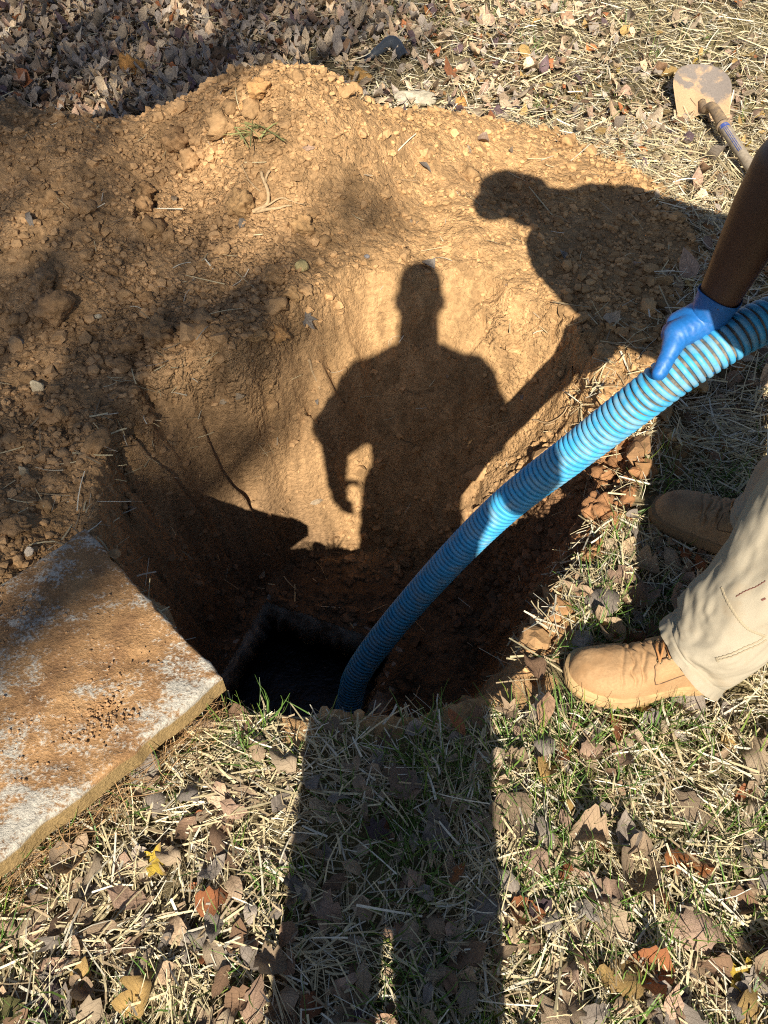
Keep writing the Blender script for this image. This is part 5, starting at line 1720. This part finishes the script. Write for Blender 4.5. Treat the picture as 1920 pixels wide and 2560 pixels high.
r3 = np.random.default_rng(77)
special = [
    ('bright yellow maple leaf at the lower right corner', 1852, 2470, 130, 'lobed', 'yellow', 1.2),
    ('yellow mottled leaf lying left of the shadow, below the concrete lid', 392, 2168, 90, 'lobed', 'yellow', .3),
    ('glossy orange and black curled leaf at right, below the boot', 1712, 2165, 105, 'broad', 'orange', -.3),
    ('rust red lobed leaf lying just below the near boot toe', 1545, 1835, 120, 'lobed', 'rust', .2),
    ('large tan crumpled leaf at right with a torn edge', 1742, 2335, 150, 'broad', 'pink', .15),
    ('pale tan diamond shaped leaf right of the shadow, lower right', 1530, 2318, 110, 'broad', 'pale', -.8),
    ('long oval leaf with a pointed tip at right, below the trousers', 1715, 2035, 130, 'oval', 'tan', -.9),
    ('pair member with deep shadow beneath, larger folded tan leaf right of the leg shadow', 1345, 2165, 120, 'pointed', 'pink', -.5),
    ('pair member with deep shadow beneath, smaller pale leaf right of the leg shadow', 1432, 2165, 80, 'broad', 'pale', .9),
    ('big tan toothed leaf cut by the bottom edge of the picture', 1408, 2530, 130, 'broad', 'tan', .7),
    ('orange brown curled leaf at the right edge of the leg shadow', 1310, 2292, 80, 'broad', 'rust', -.2),
    ('reddish grey smaller leaf touching the orange brown curled leaf', 1345, 2280, 60, 'broad', 'purple', .5),
    ('round brown leaf in the sunlit grass left of the leg shadow', 596, 2348, 75, 'oval', 'brown', 1.3),
    ('broad ridged tan leaf below the lower edge of the concrete lid', 68, 2172, 100, 'broad', 'tan', .9),
    ('pale oval leaf standing upright at the lower left', 208, 2462, 100, 'oval', 'gold', 1.5),
    ('mauve brown oval leaf left of the pale oval leaf at lower left', 128, 2485, 105, 'oval', 'purple', -1.4),
    ('pinkish leaf curled over above the pale oval leaf at lower left', 146, 2425, 85, 'pointed', 'pink', .3),
    ('tan leaf with dark folded flank lying left of the round brown leaf', 470, 2395, 60, 'narrow', 'grey', 1.5),
    ('blunt tan leaf below the round brown leaf', 545, 2395, 85, 'oval', 'pale', -.9),
    ('rust coloured heart shaped leaf in the sunlit grass left of the shadow', 535, 2260, 75, 'broad', 'rust', .4),
    ('upright pointed pink brown leaf at the bottom edge beside the leg shadow', 640, 2510, 110, 'pointed', 'pink', 1.4),
    ('dark purple crumpled leaf in the middle of the leg shadow', 940, 2090, 85, 'lobed', 'purple', .8),
    ('small orange leaf glowing at the edge of the leg shadow', 1143, 2190, 60, 'pointed', 'orange', .9),
    ('large grey brown leaf lying across the right edge of the leg shadow', 1275, 2050, 110, 'broad', 'tan', -1.2),
    ('pale tan slip of leaf in the lit gap between the leg shadows', 998, 2130, 70, 'narrow', 'pale', 1.4),
    ('pink brown leaf propped in the straw beside the red clay ledge', 1548, 1450, 85, 'pointed', 'pink', .6),
    ('tan oval leaf in front of the toe of the near boot', 1440, 1560, 80, 'pointed', 'gold', -.6),
    ('brown hanging leaf in the shade between the two boots', 1710, 1415, 75, 'pointed', 'rust', -1.3),
    ('second brown leaf in the shade between the boots, wider one', 1752, 1440, 75, 'oval', 'rust', -1.1),
    ('grey curled dry leaf lying on the left side of the mound', 78, 556, 52, 'narrow', 'grey', -1.2),
    ('pale yellow leaf scrap on the sunlit wall at the top left of the hole', 582, 1000, 70, 'narrow', 'pale', .2),
    ('crumpled grey leaf in the straw pile at the top of the cut wall', 765, 800, 60, 'lobed', 'grey', -.8),
    ('grey dead leaf on the dark ledge at the right of the tank', 1240, 1520, 60, 'oval', 'grey', .1),
    ('dark green leaf cut by the lower left corner', 30, 2540, 110, 'pointed', 'olive', .3),
    ('small pale leaf lying on the sunlit mound right of the grass tuft', 772, 376, 30, 'oval', 'pink', .2),
    ('tiny pale leaf on the right slope of the mound', 1172, 378, 28, 'lobed', 'pale', .2),
    ('rust red curled leaf standing up in the far straw near top centre', 1190, 108, 42, 'pointed', 'rust', 1.4),
    ('red leaf in the far straw above the lone clod', 1475, 137, 36, 'broad', 'orange', .1),
    ('orange tan leaf left of the shovel blade', 1680, 205, 60, 'broad', 'gold', .1),
    ('tiny yellow leaf touching the tip of the shovel blade', 1738, 164, 22, 'oval', 'yellow', .5)]
LM = [('toe of the near boot', .33, .70), ('heel of the near boot', .65, .67), ('toe of the far boot', .60, 1.13), ('lowest corner of the concrete lid', -.60, .33), ('right corner of the concrete lid', -.28, .66),
      ('hose where it enters the tank', -.06, .64), ('red clay ledge', .47, 1.06), ('blue glove', .62, 1.45), ('trouser cuff', .62, .60)]
SHORT = ['bright yellow maple leaf', 'yellow mottled leaf', 'glossy orange leaf', 'rust red lobed leaf', 'torn tan crumpled leaf', 'pale diamond leaf', 'long pointed oval leaf', 'folded pair leaf', None, 'big toothed bottom edge leaf',
         'orange brown curled leaf', None, 'round brown leaf', 'broad ridged leaf', 'pale upright oval leaf', 'mauve oval leaf', None, None, 'blunt tan leaf', 'heart shaped rust leaf', 'upright pink brown leaf', 'dark purple leaf', 'small orange leaf',
         'grey leaf on the shadow edge', 'pale slip of leaf', 'pink propped leaf', 'tan oval leaf by the toe', 'brown hanging leaf']
for lb, px, py, sz, kind, cn, yw in special:
    g = ground_at(px, py)
    dep = g[1] * math.cos(PITCH) - (g[2] - CAM_H) * math.sin(PITCH)
    o = leaf_mesh(kind, cn, r3, 12, 1.1)
    s = sz * dep / FPX * 1.12
    lift = .022 if lawn_w(np.array([g[0]]), np.array([g[1]]))[0] > .5 else .008
    n = normal_at(np.array([g[0]]), np.array([g[1]]), .03)[0]
    n = n * .8 + np.array([r3.normal(0, .18), r3.normal(-.12, .18), .2]); n /= np.linalg.norm(n)
    o.matrix_world = place_matrix(g + [0, 0, lift], yw, math.acos(min(1, n[2])), math.atan2(n[1], n[0]), s)
    tag(o, lb, 'leaf', 'fallen leaves')
    si = [q[0] for q in special].index(lb)
    if si < len(SHORT) and SHORT[si]: LM.append((SHORT[si], g[0], g[1]))

kinds = [('oval', 'tan'), ('pointed', 'tan'), ('broad', 'tan'), ('lobed', 'tan'), ('oval', 'pale'), ('pointed', 'pale'), ('broad', 'pale'), ('pointed', 'brown'), ('oval', 'brown'), ('lobed', 'brown'),
         ('oval', 'grey'), ('pointed', 'grey'), ('broad', 'grey'), ('lobed', 'grey'), ('lobed', 'rust'), ('broad', 'rust'), ('lobed', 'purple'), ('narrow', 'grey'), ('narrow', 'tan'), ('broad', 'pink'), ('pointed', 'pink'), ('oval', 'pink'), ('broad', 'gold')]
wts = np.array([8, 10, 7, 4, 5, 6, 5, 6, 5, 3, 7, 7, 6, 2, 1.6, 1.6, 1.0, 4, 5, 2.5, 3, 2.5, 3], float); wts /= wts.sum()
protos = []
for k in kinds:
    for v in range(4):
        o = leaf_mesh(k[0], k[1], r3, 11, 1.45)
        protos.append((o.data, k)); bpy.data.objects.remove(o)
word = {'oval': 'oval', 'pointed': 'pointed', 'broad': 'broad', 'lobed': 'lobed', 'narrow': 'narrow'}
cword = {'tan': 'tan', 'pale': 'pale straw coloured', 'brown': 'brown', 'grey': 'grey brown', 'rust': 'rust red', 'purple': 'dark purple brown', 'pink': 'pinkish brown', 'gold': 'golden tan'}


taken = set()


def leaf_label(kc, s, tilt, x, y):
    size = 'small' if s < .052 else ('large' if s > .080 else 'mid sized')
    pose = 'propped up ' if tilt > .38 else ('flat ' if tilt < .12 else '')
    d = sorted((math.hypot(x - a, y - b), nm, x - a, y - b) for nm, a, b in LM)
    for strict in (0, 1, 2):
        for r_, nm, dx, dy in d[:5]:
            an = math.degrees(math.atan2(dy, dx)) % 360
            di = ['right of', 'above right of', 'above', 'above left of', 'left of', 'below left of', 'below', 'below right of'][int(((an + 22.5) % 360) // 45)]
            far = 'close ' if r_ < .06 else ('a leaf length ' if r_ < .11 else ('a hand width ' if r_ < .18 else ('well ' if r_ < .3 else 'far ')))
            t = '%s %s%s %s leaf %s%s the %s' % (size, pose if strict != 1 else '', cword[kc[1]], word[kc[0]], far if strict < 2 else '', di, nm)
            if len(t.split()) <= 16 and t not in taken:
                taken.add(t)
                return t
    return t


pts_used = []
cnt, tries = 0, 0
NEED = 300 - len(special)
while cnt < NEED and tries < 20000:
    tries += 1
    x = r3.uniform(-.95, 1.3); y = .10 + 1.75 * r3.uniform(0, 1) ** 1.35
    if not in_view(np.array([x]), np.array([y]), .05)[0] or lawn_w(np.array([x]), np.array([y]))[0] < .6 or on_slab(np.array([x]), np.array([y]), .0)[0] or under_boot(np.array([x]), np.array([y]))[0]:
        continue
    cl_ = vn(np.array([x * 4.0]), np.array([y * 4.0]), 830)[0]
    if r3.uniform() > .55 + .6 * cl_: continue
    if any((x - a) ** 2 + (y - b) ** 2 < .027 ** 2 for a, b in pts_used): continue
    pts_used.append((x, y))
    me, k = protos[int(r3.choice(len(kinds), p=wts)) * 4 + int(r3.integers(0, 4))]
    o = bpy.data.objects.new('fallen_leaf', me)
    COL.objects.link(o)
    s = float(np.clip(r3.normal(.057, .017), .028, .098))
    tlt = abs(r3.normal(0, .26))
    o.matrix_world = place_matrix((x, y, float(zt(x, y)) + r3.uniform(.012, .028)), r3.uniform(0, 6.28), tlt, r3.uniform(0, 6.28), s)
    tag(o, leaf_label(k, s, tlt, x, y), 'leaf', 'fallen leaves')
    cnt += 1


def leaf_batch(r, x, y, sz, lift, pal, name, label, tilt=.38, gain=1.0, curl_=1.5):
    n = len(x)
    nT = 14
    temps = []
    for i in range(nT):
        k = ['oval', 'pointed', 'broad', 'broad', 'oval', 'pointed', 'oval'][i % 7]
        V, lp = leaf_shape(k, 5, r, curl_)
        sel = V.reshape(5, 5, 3)[:, [0, 2, 4]].reshape(-1, 3); l2 = lp.reshape(5, 5, 3)[:, [0, 2, 4]].reshape(-1, 3)
        temps.append((sel, l2))
    TV3 = np.array([t[0] for t in temps]); TL3 = np.array([t[1] for t in temps])
    ti = r.integers(0, nT, n)
    V = TV3[ti] * sz[:, None, None]
    yaw = r.uniform(0, 2 * np.pi, n)
    c, s = np.cos(yaw), np.sin(yaw)
    V = np.stack([V[..., 0] * c[:, None] - V[..., 1] * s[:, None], V[..., 0] * s[:, None] + V[..., 1] * c[:, None], V[..., 2]], -1)
    tx, ty = r.normal(0, tilt, n), r.normal(0, tilt, n)
    V[..., 2] += V[..., 0] * tx[:, None] + V[..., 1] * ty[:, None]
    z = zt(x, y) + r.uniform(.004, 1, n) * lift + (np.abs(tx) + np.abs(ty)) * sz * .18
    V = V + np.stack([x, y, z], 1)[:, None]
    F = grid_faces(5, 3)[None] + (np.arange(n) * 15)[:, None, None]
    C = np.array([LC[q] for q in pal[0]])[r.choice(len(pal[0]), n, p=np.array(pal[1]) / sum(pal[1]))] * gain * r.uniform(.62, 1.25, (n, 1))
    o = add_obj(name, V.reshape(-1, 3), F.reshape(-1, 4), M['leaf'], None, (0, 0, 0), True, np.repeat(C, 15, 0), TL3[ti].reshape(-1, 3))
    return tag(o, label, 'leaves', None, 'stuff')


r4 = np.random.default_rng(91)
# the shaded drift of leaves behind the mound on the left
x, y = pick(52000, -4.0, 1.2, 2.3, 7.5, lambda x, y: lawn_w(x, y) * in_view(x, y, .4) * (1 - .85 * smooth(x + .35 * fbm(x * 1.2, y * 1.2, 840, 2) - .12 * (y - 4), -.6, .2)), r4)
leaf_batch(r4, x, y, np.clip(r4.normal(.046, .014, len(x)), .02, .08), .03, (['tan', 'grey', 'pale', 'brown', 'pink', 'purple', 'rust'], [4, 8, 7, 1.6, 2, .9, .5]), 'leaf_litter', 'thick drift of curled brown and grey leaves behind the left side of the mound', .5, 1.28, 2.1)
x, y = pick(24000, -1.2, 4.5, 1.9, 7.5, lambda x, y: lawn_w(x, y) * in_view(x, y, .4) * np.clip(.35 + .5 * fbm(x * 2, y * 2, 842, 3), .1, 1) * smooth(x + .12 * (4 - y), -.6, .3), r4)
leaf_batch(r4, x, y, np.clip(r4.normal(.043, .016, len(x)), .015, .08), .03, (['tan', 'pale', 'gold', 'brown', 'pink', 'rust', 'orange', 'purple', 'yellow'], [5, 7, 4, 1.6, 4, 1.5, .8, .7, .3]), 'leaf_litter', 'pale leaves scattered over the sunlit straw behind and right of the mound')
x, y = pick(6500, -1.7, 2.2, -.4, 2.2, lambda x, y: lawn_w(x, y) * ~on_slab(x, y, .01) * ~under_boot(x, y) * np.clip(.5 + .5 * fbm(x * 3, y * 3, 844, 2), .1, 1) * in_view(x, y, .5), r4)
leaf_batch(r4, x, y, np.clip(r4.normal(.034, .013, len(x)), .010, .06), .022, (['tan', 'grey', 'pale', 'brown', 'pink', 'purple', 'rust'], [7, 4, 4, 4, 3, .5, .6]), 'leaf_litter', 'broken leaf pieces tucked into the straw of the foreground', .3)
# a few leaves blown over the soil
x, y = pick(90, -1.2, .7, .8, 2.7, lambda x, y: (1 - lawn_w(x, y)) * ~on_slab(x, y) * .55, r4)
leaf_batch(r4, x, y, np.clip(r4.normal(.032, .012, len(x)), .012, .05), .006, (['tan', 'grey', 'pale', 'pink'], [4, 4, 3, 3]), 'leaf_litter', 'small leaf scraps blown onto the soil of the mound and pit', .3)

# ---------------------------------------------------------------- soil crumbs
def crumb_batch(r, x, y, sz, sub, name, label, mat, colfun, zoff=None, sink=.25):
    n = len(x)
    nT = 16
    temps = [clod_verts(sub, r, .9, .28) for _ in range(nT)]
    TVc = np.array([t[0] for t in temps]); F0 = temps[0][1]
    ti = r.integers(0, nT, n)
    V = TVc[ti] * sz[:, None, None] * np.stack([r.uniform(.75, 1.2, n), r.uniform(.75, 1.2, n), r.uniform(.55, .95, n)], 1)[:, None]
    yaw = r.uniform(0, 2 * np.pi, n)
    c, s = np.cos(yaw), np.sin(yaw)
    V = np.stack([V[..., 0] * c[:, None] - V[..., 1] * s[:, None], V[..., 0] * s[:, None] + V[..., 1] * c[:, None], V[..., 2]], -1)
    zg = zt(x, y) if zoff is None else zoff(x, y)
    V = V + np.stack([x, y, zg + sz * (.8 - 2 * sink)], 1)[:, None]
    F = F0[None] + (np.arange(n) * TVc.shape[1])[:, None, None]
    o = add_obj(name, V.reshape(-1, 3), F.reshape(-1, 3), mat, None, (0, 0, 0), sub > 1, np.repeat(colfun(x, y, n), TVc.shape[1], 0))
    return tag(o, label, 'soil crumbs', None, 'stuff')


def soilcol(x, y, n):
    i = np.clip(np.searchsorted(GX, x), 0, len(GX) - 1); j = np.clip(np.searchsorted(GY, y), 0, len(GY) - 1)
    c = Cc[j, i]
    c = np.where(samp(soil[..., 0], x, y)[:, None] > .5, c, np.array(brnC))
    return np.clip(c * r5.uniform(.70, 1.10, (n, 1)), .01, .9)


r5 = np.random.default_rng(131)
def crumb_w(x, y, bias=0.0, sc=3.0):
    rg = samp(roughm, x, y)
    flow = smooth(fbm(x * sc, y * sc, 850, 3) + bias, -.15, .55)
    wall_ = samp(RS, x, y) < -.03
    return (samp(dm, x, y) > .5) * in_view(x, y, .25) * ~on_slab(x, y, .005) * np.where(wall_, .05, .12 + .26 * rg + .62 * flow * rg)


x, y = pick(80000, -1.9, 1.3, .7, 3.1, lambda x, y: crumb_w(x, y), r5)
crumb_batch(r5, x, y, r5.gamma(2.0, .0020, len(x)) + .0018, 0, 'soil_crumbs', 'fine soil crumbs over the whole mound', M['crumb'], soilcol)
x, y = pick(3200, -1.9, 1.3, .8, 3.0, lambda x, y: crumb_w(x, y, .05) ** 1.5, r5)
crumb_batch(r5, x, y, r5.gamma(3, .0026, len(x)) + .004, 1, 'soil_crumbs', 'pea to walnut sized soil lumps strewn over the mound face', M['crumb'], soilcol, None, .3)
x, y = pick(430, -1.9, 1.1, .9, 2.9, lambda x, y: crumb_w(x, y, -.05, 2.0) ** 1.6 * smooth(-x, -.5, .3), r5)
crumb_batch(r5, x, y, r5.gamma(4, .0032, len(x)) + .010, 2, 'soil_crumbs', 'fist sized clods packed on the left flank of the mound', M['clod'], soilcol, None, .33)
# spill around the foot of the mound and crest
x, y = pick(9000, -2.2, 1.5, 1.2, 3.5, lambda x, y: (np.abs(samp(dm, x, y) - .5) < .49) * in_view(x, y, .2) * .9 + .05 * (samp(MZ, x, y) < .01) * (samp(RS, x, y) > .02), r5)
crumb_batch(r5, x, y, r5.gamma(2.2, .0042, len(x)) + .003, 1, 'soil_crumbs', 'soil lumps rolled out along the foot and crest of the mound', M['crumb'], soilcol, None, .2)
# crumbs in the hole and along its rim
x, y = pick(5200, -.8, .75, .62, 1.9, lambda x, y: (samp(RS, x, y) < .02) * ~on_slab(x, y, .005) * ~((samp(lu, x, y) > -.02) & (samp(lu, x, y) < T_U + .02) & (samp(lv, x, y) > -.02) & (samp(lv, x, y) < T_V + .02)) * np.clip(.12 + .8 * smooth(fbm(x * 6, y * 6, 852, 3), .0, .5) * (samp(prof, x, y) > .55) + .8 * (x > .3) * (y < 1.5), 0, 1), r5)
crumb_batch(r5, x, y, r5.gamma(2.2, .0030, len(x)) + .0025, 1, 'soil_crumbs', 'broken soil lying on the walls and floor of the pit', M['crumb'], soilcol, None, .25)
# soil spilled on the concrete lid
sl_z = lambda x, y: np.full(x.shape, S_Z + .0) + .012 * (((x - SR[0]) * SB[0] + (y - SR[1]) * SB[1]) - .3) + .002
def slab_w(x, y):
    a = (x - SR[0]) * SA[0] + (y - SR[1]) * SA[1]; b = (x - SR[0]) * SB[0] + (y - SR[1]) * SB[1]
    p_ = 1.0 * np.exp(-(((a - .10) / .05) ** 2 + ((b - .24) / .10) ** 2)) + .45 * np.exp(-(((a - .40) / .10) ** 2 + ((b - .30) / .2) ** 2)) + .006
    return p_ * on_slab(x, y, -.012) * np.clip(.6 + fbm(x * 14, y * 14, 860, 3), .05, 1)
x, y = pick(42000, -1.2, -.2, .1, 1.1, slab_w, r5)
crumb_batch(r5, x, y, np.minimum(r5.gamma(2, .0007, len(x)) + .0009, .0042), 0, 'soil_crumbs', 'brown soil crumbs spilled on top of the concrete lid', M['crumb'], lambda x, y, n: np.array([.36, .205, .095]) * r5.uniform(.65, 1.15, (n, 1)), sl_z, .2)

# root fibres below the lower edge of the lid
m = 420
b = r5.uniform(.02, S_B, m); off = r5.gamma(1.5, .012, m)
x = SR[0] + SB[0] * b - SA[0] * off; y = SR[1] + SB[1] * b - SA[1] * off
yw = math.atan2(SB[1], SB[0]) + r5.normal(0, .7, m)
ribbons(np.stack([x, y, zt(x, y) + r5.uniform(.01, .045, m)], 1), yw, r5.normal(0, .3, m), r5.normal(0, .6, m), r5.uniform(.03, .11, m), r5.uniform(.0007, .0016, m), r5.normal(0, .6, m),
        np.array([.34, .20, .085]) * r5.uniform(.6, 1.3, (m, 1)), 'root_fibres', M['straw'], 'matted brown root fibres along the lower edge of the concrete lid', 'roots', .2, 5)
